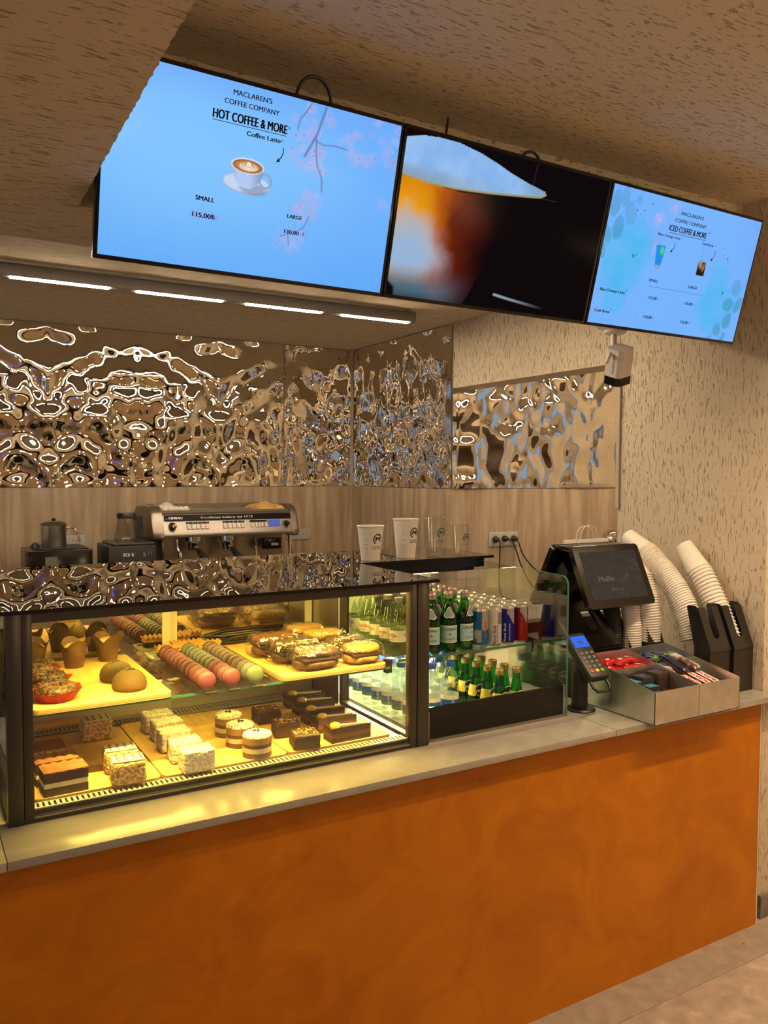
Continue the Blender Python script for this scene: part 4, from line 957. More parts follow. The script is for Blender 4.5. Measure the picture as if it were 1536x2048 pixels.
for ci, x in enumerate((1.372, 1.446, 1.517, 1.583)):
    for k in range(7):
        if ci == 3 and k < 2: continue
        y = 2.148+.0665*k
        o = W0 if first else dup(W0); first = False
        mv(o, (x, y, ZD), (0, 0, random.uniform(-.5, .5)))
        o['label'] = 'blue-capped water bottle, %s from the front, %s column of the lower shelf' % (nth(k), ('leftmost', 'second', 'third', 'fourth')[ci]); o['group'] = 'blue-capped water bottles'
# small green bottles with yellow labels
def green_small():
    r_ = thing('green_bottle', '', 'bottle')
    mb = MB(); mb.lathe([(0, .001), (.0265, 0), (.0285, .004), (.0285, .020), (.0275, .040), (.0235, .070), (.0175, .098), (.0135, .118), (.0125, .130), (.0125, .146), (0, .146)], seg=22); mb.build('bottle', M_green, r_)
    mb = MB(); mb.lathe([(0, .142), (.0140, .142), (.0145, .147), (.0140, .149), (.0145, .151), (.0145, .157), (.0125, .159), (0, .1595)], seg=18); mb.build('cap', M_gold, r_)
    PR = [(0, .0287), (.020, .0287), (.040, .0278), (.070, .0239), (.098, .0180), (.118, .0140)]
    R_ = lambda z: float(np.interp(z, [p[0] for p in PR], [p[1] for p in PR]))+.0002
    mb = MB(); mb.mi = 0; ZL = .066; v = []; nz = 5
    for i in range(13):
        a = -1.9+i*.13
        for q in range(nz): z = ZL-.018+.036*q/(nz-1); v.append((R_(z)*math.sin(a), -R_(z)*math.cos(a), z))
    mb.add(v, [(nz*i+q, nz*i+nz+q, nz*i+nz+q+1, nz*i+q+1) for i in range(12) for q in range(nz-1)])
    for mi, s_ in ((1, .0205), (2, .0185)):
        mb.mi = mi; v = []; nr = 4
        for k in range(nr+1):
            for i in range(24):
                q = s_*k/nr; x, z = q*math.cos(2*PI*i/24), ZL+q*math.sin(2*PI*i/24); rr = R_(z)+.0004*mi; a = .35+x/rr; v.append((rr*math.sin(a), -rr*math.cos(a), z))
        mb.add(v, [(k*24+i, k*24+(i+1) % 24, (k+1)*24+(i+1) % 24, (k+1)*24+i) for k in range(nr) for i in range(24)])
    lb = mb.build('label', [M_yel, M_wlab, M_ink], r_)
    mb = MB(); mb.text('Perrier', lambda x, y: ((R_(ZL-.002+y+x*.25)+.0013)*math.sin(.35+x/.025), -(R_(ZL-.002+y+x*.25)+.0013)*math.cos(.35+x/.025), ZL-.002+y+x*.25), .0085, .031, 'C', .03); mb.build('lettering', M_wht, lb, flat=True)
    return r_
G0 = green_small(); first = True
for ci, x in enumerate((1.652, 1.718)):
    for k in range(6):
        y = 2.056+.0625*k+(.0 if ci else .004)
        o = G0 if first else dup(G0); first = False
        mv(o, (x, y, ZD), (0, 0, random.uniform(-.35, .15)))
        o['label'] = 'small green bottle with a yellow label, %s from the front, %s column' % (nth(k), ('left', 'right')[ci]); o['group'] = 'small green bottles with gold caps'
# tall green bottles on the glass shelf
ZG = 1.0797
def green_tall():
    r_ = thing('tall_green_bottle', '', 'bottle')
    mb = MB(); mb.lathe([(0, .001), (.0275, 0), (.0295, .005), (.0295, .100), (.0285, .112), (.0220, .135), (.0160, .152), (.0135, .162), (.0130, .180), (0, .180)], seg=24); mb.build('bottle', M_green, r_)
    mb = MB(); mb.lathe([(0, .174), (.0148, .174), (.0152, .178), (.0146, .181), (.0152, .184), (.0152, .194), (.0135, .196), (0, .1965)], seg=18); mb.mi = 1; mb.lathe([(0, .1967), (.011, .1967), (.0112, .1972), (0, .1974)], seg=16); mb.build('cap', [M_silver, mat('red_cap_disc', (.35, .05, .04), .4)], r_)
    mb = MB(); mb.mi = 0; lab(mb, .0299, -1.3, 1.3, .030, .086, 20); mb.mi = 1; lab(mb, .0302, -1.24, 1.24, .0325, .0835, 20)
    lb = mb.build('label', [M_wlab, M_plab], r_)
    ptext('lettering', M_ink, lb, [('S.PELLEGRINO', .0306, 0, .071, .0062, .058)])
    mb = MB(); v = []
    for i in range(10):
        s_ = .0068 if i % 2 == 0 else .0028; x, z = s_*math.sin(2*PI*i/10), .058+s_*math.cos(2*PI*i/10); v.append((.0306*math.sin(.25+x/.0306), -.0306*math.cos(.25+x/.0306), z))
    v.append((.0306*math.sin(.25), -.0306*math.cos(.25), .058)); mb.add(v, [(i, (i+1) % 10, 10) for i in range(10)]); mb.build('red_star', M_star, lb, flat=True)
    ptext('small_print', mat('blue_print', (.05, .22, .34), .5), lb, [('S.PELLEGRINO', .0306, .1, .040, .005, .045)])
    mb = MB()
    for mi, s_ in ((0, 1.), (1, .86)):
        mb.mi = mi; v = []
        for i in range(18):
            a = 2*PI*i/18; q = (.0165+.004*math.cos(3*(a-PI/2)))*s_; x, z = q*math.cos(a), .130-.004+q*math.sin(a)
            rr = .0300-max(0, (z-.108))*.27+.0010+.0003*mi; aa = .15+x/.028; v.append((rr*math.sin(aa), -rr*math.cos(aa), z))
        rr = .0275+.0003*mi; v.append((rr*math.sin(.15), -rr*math.cos(.15), .126)); mb.add(v, [(i, (i+1) % 18, 18) for i in range(18)])
    mb.build('neck_label', [M_wlab, mat('grey_blue_label', (.20, .28, .30), .5)], r_)
    return r_
T0 = green_tall(); first = True
for ci, x in enumerate((1.478, 1.543, 1.608)):
    for k in range(4):
        o = T0 if first else dup(T0); first = False
        mv(o, (x, 2.195+.0665*k+.006*ci*0, ZG), (0, 0, (-.35, -.1, .75)[ci]-.55+(random.uniform(-.6, .6) if k else 0)))
        o['label'] = 'tall green bottle with a pale label, %s from the front, %s column' % (nth(k), ('left', 'middle', 'right')[ci]); o['group'] = 'tall green bottles on the glass shelf'
# clear soda bottles by the case's side glass
def soda():
    r_ = thing('clear_soda_bottle', '', 'bottle')
    mb = MB(); mb.lathe([(0, .001), (.027, 0), (.0285, .005), (.0285, .095), (.024, .120), (.015, .145), (.0125, .160), (.0125, .178), (0, .178)], seg=22); mb.build('bottle', pane('soda_bottle_glass', (.74, .80, .66), .06), r_)
    mb = MB(); mb.lathe([(0, .174), (.0142, .174), (.0142, .188), (0, .189)], seg=16); mb.build('cap', M_silver, r_)
    mb = MB(); lab(mb, .0289, -PI, PI*.98, .050, .086, 28); lb = mb.build('label', M_wlab, r_)
    ptext('lettering', M_redp, lb, [('Beyoğlu', .0292, -1.3, .066, .011, .046), ('Klasik', .0292, -1.3, .054, .006, .022), ('Beyoğlu', .0292, 1.2, .066, .011, .046)])
    return r_
S0 = soda(); first = True
for ci, x in enumerate((1.353, 1.414)):
    for k in range(6):
        o = S0 if first else dup(S0); first = False
        mv(o, (x, 2.20+.066*k, ZG), (0, 0, -.25+.3*math.sin(k*2.7+ci)))
        o['label'] = 'clear soda bottle with red lettering, %s from the front, %s column, upper shelf' % (nth(k), ('left', 'right')[ci]); o['group'] = 'clear soda bottles'
# slim cans
def can(key, cols, paint):
    o = thing('slim_can', '', 'can')
    mb = MB(); R_ = .0262
    mb.lathe([(0, .0015), (.019, .0015), (.021, 0), (.0225, .001), (R_, .008), (R_, .123), (.0242, .130), (.0232, .1335), (.0236, .1350), (.0222, .1350), (.0215, .1320), (0, .1320)], seg=28)
    mb.mi = 1; mb.lathe([(R_+.0002, .0085), (R_+.0002, .1225)], seg=28); mb.mi = 2; mb.box(-.007, .007, -.016, .002, .1322, .1332, bev=.0004)
    paint(mb, R_); mb.build('can_body', [mat('bare_aluminium', (.62, .58, .52), .3, .9)]+cols, o)
    return o
def p_blue(mb, R_): mb.mi = 3; lab(mb, R_+.0004, -1.9, .1, .060, .122, 18); mb.mi = 3; lab(mb, R_+.0004, .1, 2.2, .010, .060, 18); mb.mi = 3; lab(mb, R_+.0004, -1.9, .1, .010, .018, 12)
def p_plain(mb, R_): mb.mi = 3; lab(mb, R_+.0004, .4, 1.3, .075, .115, 10)
def p_top(mb, R_):
    mb.mi = 3; v = []
    for i in range(13):
        a = -.2+i*.09; v += [(( R_+.0004)*math.sin(a), -(R_+.0004)*math.cos(a), .088+.018*math.cos(i/12*PI)), ((R_+.0004)*math.sin(a), -(R_+.0004)*math.cos(a), .122)]
    mb.add(v, [(2*i, 2*i+2, 2*i+3, 2*i+1) for i in range(12)])
M_canS = mat('can_silver', (.52, .50, .48), .3, .8); M_canB = mat('can_blue', (.02, .13, .36), .28, .5); M_canW = mat('can_white', (.56, .53, .50), .32, .3); M_canN = mat('can_deep_blue', (.012, .014, .26), .25, .4); M_canR = mat('can_red', (.28, .012, .012), .25, .4); M_dk = mat('can_tab', (.25, .22, .2), .4, .6)
def lettered(o, rows, m_):
    mb = MB(); b_ = o.children[0]
    for body, a0, z0, h, ln in rows: vtext(mb, body, .0270, a0, z0, h, ln)
    mb.build('lettering', m_, b_, flat=True)
c0 = can('a', [M_canS, M_dk, M_canB], p_blue); lettered(c0, [('Red Bull', .75, .035, .009, .055)], M_redp)
c1 = can('b', [M_canW, M_dk, mat('can_grey_bull', (.16, .14, .13), .4)], p_plain); lettered(c1, [('Red Bull', .15, .010, .0085, .060), ('THE WHITE EDITION', .42, .012, .004, .06)], M_ink)
c2 = can('c', [M_canN, M_dk, M_canS], p_top); lettered(c2, [('Red Bull', -.28, .012, .0085, .060), ('THE BLUE EDITION', .25, .012, .004, .06)], M_wht)
c3 = can('d', [M_canR, M_dk, M_canS], p_top); lettered(c3, [('THE RED EDITION', .1, .030, .005, .06)], M_gold)
for ci, (c, nm) in enumerate(((c0, 'blue and silver'), (c1, 'white'), (c2, 'deep blue'), (c3, 'dark red'))):
    x = (1.668, 1.726, 1.784, 1.842)[ci]
    for k in range(7):
        o = c if k == 0 else dup(c)
        mv(o, (x, 2.186+.0575*k, ZG), (0, 0, -.55+(random.uniform(-.5, .5) if k else 0)))
        o['label'] = '%s slim drink can, %s from the front of its column' % (nm, nth(k)); o['group'] = 'slim drink cans'

# ------------------------------------------------------------------ paper and plastic cups
def logo(mb, Rz, a0, z0, s_, flip=1, lines=True):
    """ring with a gap round a letter M and a dot, two lines of lettering under it, wrapped on a cone"""
    def f(x, y):
        x *= flip; y *= flip; z = z0+y; rr = Rz(z)+.0006; a = a0+x/rr; return (rr*math.sin(a), -rr*math.cos(a), z)
    n_ = 30; v = []
    for i in range(n_+1):
        a = rad(-38)+rad(286)*i/n_
        for q in (s_*1.02, s_*.80): v.append(f(q*math.cos(a), q*math.sin(a)))
    mb.add(v, [(2*i, 2*i+1, 2*i+3, 2*i+2) for i in range(n_)])
    mb.text('M', lambda x, y: f(x+y*.12-.05*s_, y-.36*s_), .78*s_, .98*s_, 'C', .035)
    v = [f(.12*s_+.11*s_*math.cos(2*PI*i/12), .66*s_+.11*s_*math.sin(2*PI*i/12)) for i in range(12)]; mb.add(v, [tuple(range(12))])
    if lines:
        mb.text("MACLAREN'S", lambda x, y: f(x, y-1.55*s_), .20*s_, 1.7*s_, 'C', .01); mb.text('COFFEE COMPANY', lambda x, y: f(x, y-1.92*s_), .20*s_, 2.3*s_, 'C', .01)
def cup(name, label, cat, r0, r1, h, m, ink, a0, ls, lz, ticks=True, group=None):
    o = thing(name, label, cat, group=group)
    Rz = lambda z: r0+(r1-r0)*z/h
    mb = MB(); mb.lathe([(0, .006), (r0-.002, .006), (r0-.001, 0), (r0, 0), (r1, h), (r1+.0014, h+.0008), (r1+.0020, h-.0010), (r1+.0012, h-.0026), (r1-.0006, h-.001)], seg=36); b_ = mb.build('cup_wall', m, o)
    mb = MB(); logo(mb, Rz, a0, lz, ls)
    if ticks:
        for k, z in enumerate((.36, .48, .60)):
            z *= h; rr = Rz(z)+.0005; a = a0-1.05; mb.add([(rr*math.sin(a+q), -rr*math.cos(a+q), z+dz) for q, dz in ((-.12, 0), (.12, 0), (.12, .0008), (-.12, .0008))], [(0, 1, 2, 3)])
    mb.build('printed_logo', ink, b_, flat=True)
    return o
ZT = 1.3540
mv(cup('paper_cup', 'shorter white paper cup with a black logo, leftmost on the smoked glass top', 'cup', .0330, .0475, .122, M_paper, M_ink, .15, .0185, .077, group='sample cups on the display top'), (1.432, 2.522, ZT))
mv(cup('paper_cup', 'taller white paper cup with a black logo on the smoked glass top', 'cup', .0335, .0470, .142, M_paper, M_ink, .25, .0190, .093, group='sample cups on the display top'), (1.590, 2.536, ZT))
mv(cup('plastic_cup', 'taller clear plastic cup with a green logo beside the tall paper cup', 'cup', .0310, .0455, .145, M_clear, M_inkg, .15, .0190, .088, group='sample cups on the display top'), (1.722, 2.545, ZT))
mv(cup('plastic_cup', 'shorter clear plastic cup with a green logo, rightmost on the smoked glass top', 'cup', .0310, .0445, .112, M_clear, M_inkg, .0, .0145, .066, group='sample cups on the display top'), (1.842, 2.545, ZT))
# five tilted dispensers
def dispenser(x0, x1, yf, zt, label, slot=True):
    o = thing('cup_dispenser', label, 'cup dispenser', ((x0+x1)/2, yf, .862), 'black acrylic cup dispensers')
    zf = zt-.16; t_ = .004
    mb = MB()
    side = [(yf, .8622), (yf, zf), (yf+.062, zt-.006), (yf+.070, zt), (yf+.100, zt), (yf+.106, zt-.008), (yf+.070, zf+.01), (yf+.070, .8622)]
    for x in (x0, x1-t_): mb.prism(side, 'X', x, x+t_)
    mb.build('side_plates', M_blackp, o, True, flat=True)
    mb = MB(); mb.box(x0+t_, x1-t_, yf+.0005, yf+.0045, .8622, zf); mb.box(x0+t_, x1-t_, yf+.0045, yf+.12, .8622, .8662); mb.box(x0+t_, x1-t_, yf+.068, yf+.072, .8662, zf-.04); mb.build('base_box', M_blackp, o, True, flat=True)
    mb = MB(); w_ = x1-x0; hs = .017; L_ = math.hypot(.062, .154); d = Vector((0, .062, .154))/L_; c = w_/2
    poly = [(0, 0), (w_, 0), (w_, L_-.006), (w_-.006, L_), (c+hs+.006, L_), (c+hs, L_-.006)]+[(c+hs*math.cos(a), .045+hs-hs*math.sin(a)) for a in (rad(q) for q in range(0, 181, 20))]+[(c-hs, L_-.006), (c-hs-.006, L_), (.006, L_), (0, L_-.006)]
    n_ = len(poly); nn = Vector((0, -d.z, d.y))*.004; P0 = Vector((x0, yf, zf)); v = [P0+Vector((x, 0, 0))+d*s_ for x, s_ in poly]; v += [p+nn for p in v]
    mb.add(v, [tuple(range(n_)), tuple(range(n_, 2*n_))]+[(i, (i+1) % n_, n_+(i+1) % n_, n_+i) for i in range(n_)]); mb.build('slotted_front', M_blackp, o, True, flat=True)
    return o
dispenser(2.606, 2.716, 1.895, 1.182, 'black cup dispenser with a slotted front, nearest the plaster wall')
dispenser(2.487, 2.598, 1.905, 1.182, 'black cup dispenser with a slotted front, second from the plaster wall')
dispenser(2.437, 2.506, 2.118, 1.142, 'black cup dispenser third from the plaster wall, behind the tray corner')
dispenser(2.3685, 2.434, 2.150, 1.110, 'black cup dispenser fourth from the plaster wall, behind the blue and green sweets')
dispenser(2.306, 2.366, 2.178, 1.075, 'black cup dispenser next to the payment screen stand, holding black cups')
def curve_at(pts, s_):
    acc = 0
    for i in range(len(pts)-1):
        l_ = (pts[i+1]-pts[i]).length
        if acc+l_ >= s_ or i == len(pts)-2:
            return pts[i]+(pts[i+1]-pts[i])*((s_-acc)/l_)
        acc += l_
def stack(x, yz, r0, r1, h, pitch, m, where, n_max=50, top_logo=True, name='paper_cup', word='white paper cup', x_end=None):
    pts = [Vector((x+(0 if x_end is None else (x_end-x)*i/(len(yz)-1)), y, z)) for i, (y, z) in enumerate(yz)]
    tot = sum((pts[i+1]-pts[i]).length for i in range(len(pts)-1)); proto = None; k = 0
    while k*pitch+h < tot and k < n_max:
        p = curve_at(pts, k*pitch); q = curve_at(pts, k*pitch+h*.8); d = (q-p).normalized()
        M = d.to_track_quat('Z', 'Y').to_euler()
        lb = '%s, %s from the top of the stack %s' % (word, nth(k), where)
        if k == 0 and top_logo:
            o = cup(name, lb, 'cup', r0, r1, h, m, M_ink, PI*.5+top_logo, .019, h*.56)
        elif proto is None:
            mb = MB(); mb.lathe([(0, .006), (r0-.002, .006), (r0-.001, 0), (r0, 0), (r1, h-.0052), (r1+.0026, h-.0048), (r1+.0036, h-.0022), (r1+.0026, h+.0004), (r1-.0004, h+.0004)], seg=30)
            proto = mb.build(name, m); proto['category'] = 'cup'; o = proto
        else: o = dup(proto)
        o.location = p; o.rotation_euler = M; o['label'] = lb; o['group'] = 'cups stacked '+where; k += 1
stack(2.661, [(2.172, 1.385), (2.089, 1.278), (2.020, 1.165), (1.972, 1.07), (1.955, 1.02)], .0320, .0450, .118, .0145, M_paper, 'beside the plaster wall', top_logo=.35)
stack(2.5425, [(2.352, 1.412), (2.255, 1.350), (2.178, 1.289), (2.122, 1.235), (2.080, 1.18), (2.046, 1.11), (2.028, 1.045)], .0315, .0445, .110, .0092, M_paper, 'second from the wall, bending left', top_logo=.2)
stack(2.4715, [(2.270, 1.335), (2.222, 1.275), (2.185, 1.20), (2.170, 1.13), (2.166, 1.02)], .0290, .0365, .100, .0092, M_paper, 'by the payment screen corner', top_logo=0)
stack(2.401, [(2.255, 1.26), (2.215, 1.19), (2.196, 1.10), (2.192, .99)], .0270, .0330, .095, .0088, M_paper, 'under the payment screen', top_logo=0)
stack(2.337, [(2.275, 1.215), (2.240, 1.14), (2.228, 1.07), (2.226, .97)], .0255, .0300, .085, .0078, mat('black_cup_paper', (.02, .018, .017), .4), 'beside the screen stand', top_logo=0, name='black_cup', word='black cup')

# ------------------------------------------------------------------ galvanised sweets tray
ty = thing('sweets_tray', 'galvanised metal sweets tray with four compartments overhanging the counter edge', 'tray', (2.25, 1.93, .8625))
TX0, TX1, TY0, TY1 = 2.042, 2.462, 1.765, 2.085
rim = lambda y: .970+.060*(y-TY0)/(TY1-TY0)
mb = MB(); mb.box(TX0, TX1, TY0, TY1, .8625, .8645); mb.build('tray_floor', M_galv, ty, True, flat=True)
def ywall(name, x): 
    mb = MB(); mb.prism([(TY0, .8625), (TY1, .8625), (TY1, rim(TY1)), (TY0, rim(TY0))], 'X', x, x+.0018); mb.build(name, M_galv, ty, True, flat=True)
def xwall(name, y, z0=.8625, dz=0): mb = MB(); mb.box(TX0, TX1, y, y+.0018, z0, rim(y)-dz); mb.build(name, M_galv, ty, True, flat=True)
ywall('side_wall', TX0); ywall('side_wall', TX1-.0018); xwall('front_wall', TY0); xwall('back_wall', TY1-.0018)
ywall('divider', 2.252); xwall('divider', 1.952, .8645, .004)
for x0, x1, y0, y1, z in ((TX0+.002, 2.252, 1.954, TY1-.002, .950), (2.254, TX1-.002, 1.954, TY1-.002, .950), (TX0+.002, 2.252, TY0+.002, 1.952, .912), (2.254, TX1-.002, TY0+.002, 1.952, .908)):
    mb = MB(); mb.box(x0, x1, y0, y1, z-.002, z); mb.build('compartment_floor', M_galv, ty, True, flat=True)
mb = MB(); mb.ball((TX1-.004, TY1-.003, rim(TY1)+.002), .004, .004, .003, 10, 6); mb.build('rivet', M_chrome, ty, True)
M_cred = mat('red_foil', (.50, .012, .015), .25, .1, coat=.4); M_cgold = mat('pale_emblem', (.75, .62, .48), .4)
def sweet(name, label, cat, Lx, Wy, Hz, mats, group, ends=.22, seed=0, mark=True):
    o = thing(name, label, cat, group=group)
    mb = MB()
    def fn(u, v):
        a = 2*PI*u; t_ = v*2-1; e_ = max(0, abs(t_)-(1-ends))/ends; k = 1-.9*e_**.8
        cr = 1+.10*noise.noise(Vector((t_*4+seed, math.cos(a)*2, math.sin(a)*2)))
        fl = 1+.35*e_
        return (t_*Lx/2, math.copysign(abs(math.cos(a))**.6, math.cos(a))*Wy/2*fl*cr, Hz/2+math.copysign(abs(math.sin(a))**.7, math.sin(a))*Hz/2*k*cr)
    mb.grid(fn, 22, 18); b_ = mb.build('wrapper', mats[0], o)
    if mark:
        mb = MB(); v = [(.22*Wy*math.cos(2*PI*i/14)*1.1, .22*Wy*math.sin(2*PI*i/14), Hz*1.06) for i in range(14)]; mb.add(v, [tuple(range(14))]); mb.build('emblem', mats[1], b_, flat=True)
    return o
# red sweets, rear left cell
spots = []
rs = random.Random(3)
for j in range(3):
    for i in range(5): spots.append((2.074+.036*i+rs.uniform(-.006, .006), 1.994+.036*j+rs.uniform(-.006, .006), .9502+.003*((i+j) % 2)))
for j in range(2):
    for i in range(4): spots.append((2.085+.042*i+rs.uniform(-.006, .006), 2.000+.040*j+rs.uniform(-.005, .005), .973))
spots += [(2.105, 2.03, .994), (2.15, 2.015, .994), (2.195, 2.03, .994)]
spots = [(x, y, z) for x, y, z in spots]
c0 = sweet('red_sweet', '', 'sweet', .058, .035, .023, [M_cred, M_cgold], 'red wrapped sweets')
RC = ('left end', 'left middle', 'centre', 'right middle', 'right end')
for i, (x, y, z) in enumerate(spots):
    o = c0 if i == 0 else dup(c0)
    mv(o, (x, y, z), (rs.uniform(-.12, .12), rs.uniform(-.12, .12), rs.uniform(-.7, .7)))
    if i < 15: o['label'] = 'red foil sweet in the bottom layer, %s of its %s row' % (RC[i % 5], ('front', 'middle', 'rear')[i//5])
    elif i < 23: o['label'] = 'red foil sweet in the upper layer, %s of the %s row' % (('far left', 'second from left', 'second from right', 'far right')[(i-15) % 4], ('front', 'rear')[(i-15)//4])
    else: o['label'] = 'red foil sweet on the very top of the pile, %s one' % ('left', 'middle', 'right')[i-23]
M_cblue = two_tone('blue_green_foil', (.010, .018, .16), (.16, .30, .03), 26, .25, .50, .54, coat=.4, detail=1)
c0 = sweet('blue_green_sweet', '', 'sweet', .060, .036, .022, [M_cblue, M_wht], 'blue and green wrapped sweets', seed=4, mark=False)
i = 0
for j, (n_, z) in enumerate(((4, .9502), (4, .973), (3, .994))):
    for k in range(n_):
        for q in range(2 if j < 2 else 1):
            o = c0 if i == 0 else dup(c0)
            mv(o, (2.290+.044*k+.008*j+rs.uniform(-.005, .005), 1.990+.052*q+.016*j, z), (rs.uniform(-.15, .15), rs.uniform(-.15, .15), rs.uniform(-.9, .9)))
            o['label'] = 'blue and green foil sweet, %s layer, %s in the %s row' % (('bottom', 'middle', 'top')[j], ('leftmost', 'second from left', 'third from left', 'rightmost')[k], ('front', 'rear')[q] if j < 2 else 'single'); i += 1
# small dark boxes, front left cell
def small_box(loc, label, sx, sy, sz, m, rz, stripe):
    o = thing('chocolate_box', label, 'box', loc, 'small dark chocolate boxes', rz)
    mb = MB(); mb.box(-sx/2, sx/2, -sy/2, sy/2, 0, sz, bev=.0012); b_ = mb.build('carton', m, o)
    mb = MB(); mb.box(-sx*.42, sx*.42, -sy*.42, sy*.42, sz+.0001, sz+.0004); mb.box(-sx*.42, sx*.42, -sy/2-.0004, -sy/2-.0001, sz*.55, sz*.70); mb.build('printed_band', stripe, b_, flat=True)
M_bx1 = mat('dark_slate_carton', (.020, .022, .030), .35); M_bx2 = mat('dark_brown_carton', (.055, .026, .014), .35); M_cy = mat('cyan_band', (.03, .22, .30), .4); M_bx3 = mat('slate_print', (.030, .032, .045), .35)
for (x, y, z, sx, sy, sz, m_, a, st, l) in ((2.085, 1.905, .9122, .062, .058, .058, M_bx1, .05, M_cy, 'slate box with a turquoise lid stripe at the left wall of the tray'), (2.155, 1.915, .9122, .052, .050, .066, M_bx1, -.06, M_bx3, 'tall slate box standing in the middle of the front left compartment'),
                                           (2.218, 1.912, .9122, .052, .052, .074, M_bx2, .10, M_bx3, 'brown box standing against the middle divider of the tray'), (2.125, 1.855, .9122, .050, .036, .050, M_bx1, .02, M_cy, 'slate box standing in front of the tall slate box'),
                                           (2.080, 1.800, .9122, .055, .045, .020, M_bx1, .15, M_bx3, 'flat slate box at the front left corner of the tray'), (2.145, 1.806, .9122, .055, .045, .020, M_bx1, -.2, M_bx3, 'flat slate box behind the middle of the tray front'), (2.212, 1.806, .9122, .060, .045, .018, M_bx2, .12, M_bx3, 'flat brown box at the front, against the divider'),
                                           (2.205, 1.857, .9122, .05, .03, .022, M_bx1, .3, M_bx3, 'flat slate box in front of the standing brown box')):
    small_box((x, y, z), l, sx, sy, sz, m_, a, st)
# chocolate bars, front right cell
def bar(loc, label, rot, body, words, wm, seed, L_=.17, W=.036):
    o = thing('chocolate_bar', label, 'chocolate bar', loc, 'chocolate bars in the tray'); o.rotation_euler = rot
    mb = MB()
    def fn(u, v):
        a = 2*PI*u; t_ = v*2-1; e_ = max(0, abs(t_)-.82)/.18; k = 1-.92*e_**.7
        cr = 1+.05*noise.noise(Vector((t_*9+seed, math.cos(a)*2, math.sin(a)*2)))
        return (math.copysign(abs(math.cos(a))**.6, math.cos(a))*W/2*(1+.12*e_)*cr, t_*L_/2, .009+math.copysign(abs(math.sin(a))**.7, math.sin(a))*.009*k*cr)
    mb.grid(fn, 22, 26); b_ = mb.build('wrapper', body, o)
    if words:
        mb = MB(); mb.add([(-W*.44, -L_*.38, .0190), (W*.44, -L_*.38, .0190), (W*.44, L_*.12, .0190), (-W*.44, L_*.12, .0190)], [(0, 1, 2, 3)]); bd = mb.build('white_band', M_wht, b_, flat=True)
        mb = MB(); mb.text(words, lambda x, y: (W*.26-y, -L_*.37+x, .0194), W*.52, L_*.47, 'L', .03); mb.build('lettering', wm, bd, flat=True)
M_navy = mat('navy_wrapper', (.012, .010, .045), .25, coat=.3); M_brn = two_tone('wafer_picture_wrapper', (.06, .02, .010), (.30, .13, .05), 40, .25, .45, .55, coat=.3); M_gw = mat('green_wrapper', (.05, .34, .10), .3, coat=.3); M_clr2 = two_tone('silver_brown_wrapper', (.10, .045, .03), (.45, .40, .36), 30, .25, .45, .6, coat=.3)
tl = rad(15)
bar((2.318, 1.875, 0.944), 'navy chocolate bar with red lettering on a white band, middle of its compartment', (tl, 0, .08), M_navy, 'CRUNCH', M_redp, 1)
bar((2.362, 1.875, 0.946), 'brown chocolate bar with red letters, right beside the navy lettered bar', (tl, 0, .10), M_brn, 'CRUNCH', M_redp, 2)
bar((2.404, 1.875, 0.946), 'brown chocolate bar with red letters, nearest the right tray wall', (tl, 0, .10), M_brn, 'CRUNCH', M_redp, 3)
bar((2.335, 1.935, 0.989), 'plain navy bar lying on top at the back of the bar pile', (rad(20), .1, .05), M_navy, None, None, 4, .11)
bar((2.385, 1.937, 0.991), 'silver and brown bar on top at the back, right of the plain navy bar', (rad(18), -.1, .2), M_clr2, None, None, 5, .11)
bar((2.280, 1.868, 0.929), 'green bar lying low beside the middle divider', (rad(8), 0, .03), M_gw, None, None, 6, .15, .030)
bar((2.288, 1.915, 0.964), 'silver and brown bar on top of the green one beside the divider', (rad(14), 0, -.45), M_clr2, None, None, 7, .085)

# ------------------------------------------------------------------ card terminal
te = thing('card_terminal', 'black card terminal with a lit blue screen on a round pole stand', 'card terminal', (1.972, 2.02, .8622))
mb = MB(); mb.lathe([(0, .8622), (.048, .8622), (.049, .866), (.045, .871), (.0, .873)], (1.972, 2.02, 0), 32); mb.build('stand_base', M_blackm, te, True)
mb = MB(); mb.lathe([(.026, .872), (.027, .880), (.027, 1.015), (.024, 1.028), (0, 1.03)], (1.965, 2.02, 0), 24); mb.build('pole', M_blackm, te, True)
hd = bpy.data.objects.new('terminal_body', None)
TMx = Matrix.Translation((1.968, 1.995, 1.048)) @ Matrix.Rotation(rad(44), 4, 'X') @ Matrix.Scale(1.13, 4)
mb = MB(); mb.M = TMx; mb.box(-.038, .038, -.078, .082, -.018, .010, bev=.008, seg=3); tb = mb.build('terminal_body', M_blackm, te, True)
mb = MB(); mb.M = TMx; mb.add([(-.029, .028, .0106), (.029, .028, .0106), (.029, .068, .0106), (-.029, .068, .0106)], [(0, 1, 2, 3)])
s2 = mb.build('lit_screen', emis('terminal_screen', (.045, .16, .85), 1.), tb, True, flat=True)
mb = MB(); mb.M = TMx; mb.box(-.008, -.001, .043, .051, .0107, .0110); mb.box(.002, .010, .046, .050, .0107, .0110); mb.box(-.007, .009, .038, .040, .0107, .0110); mb.build('screen_icon', M_ink, s2, True, flat=True)
M_key = mat('grey_key', (.12, .11, .11), .35)
for j in range(5):
    for i in range(3):
        m_ = M_key if j < 4 else (mat('red_key', (.65, .06, .05), .4), mat('yellow_key', (.75, .50, .03), .4), mat('green_key', (.12, .36, .07), .4))[i]
        mb = MB(); mb.M = TMx; x = -.020+.020*i; y = .008-.0155*j; mb.box(x-.0065, x+.0065, y-.0048, y+.0048, .0098, .0118, bev=.0008); mb.build('key', m_, tb, True)
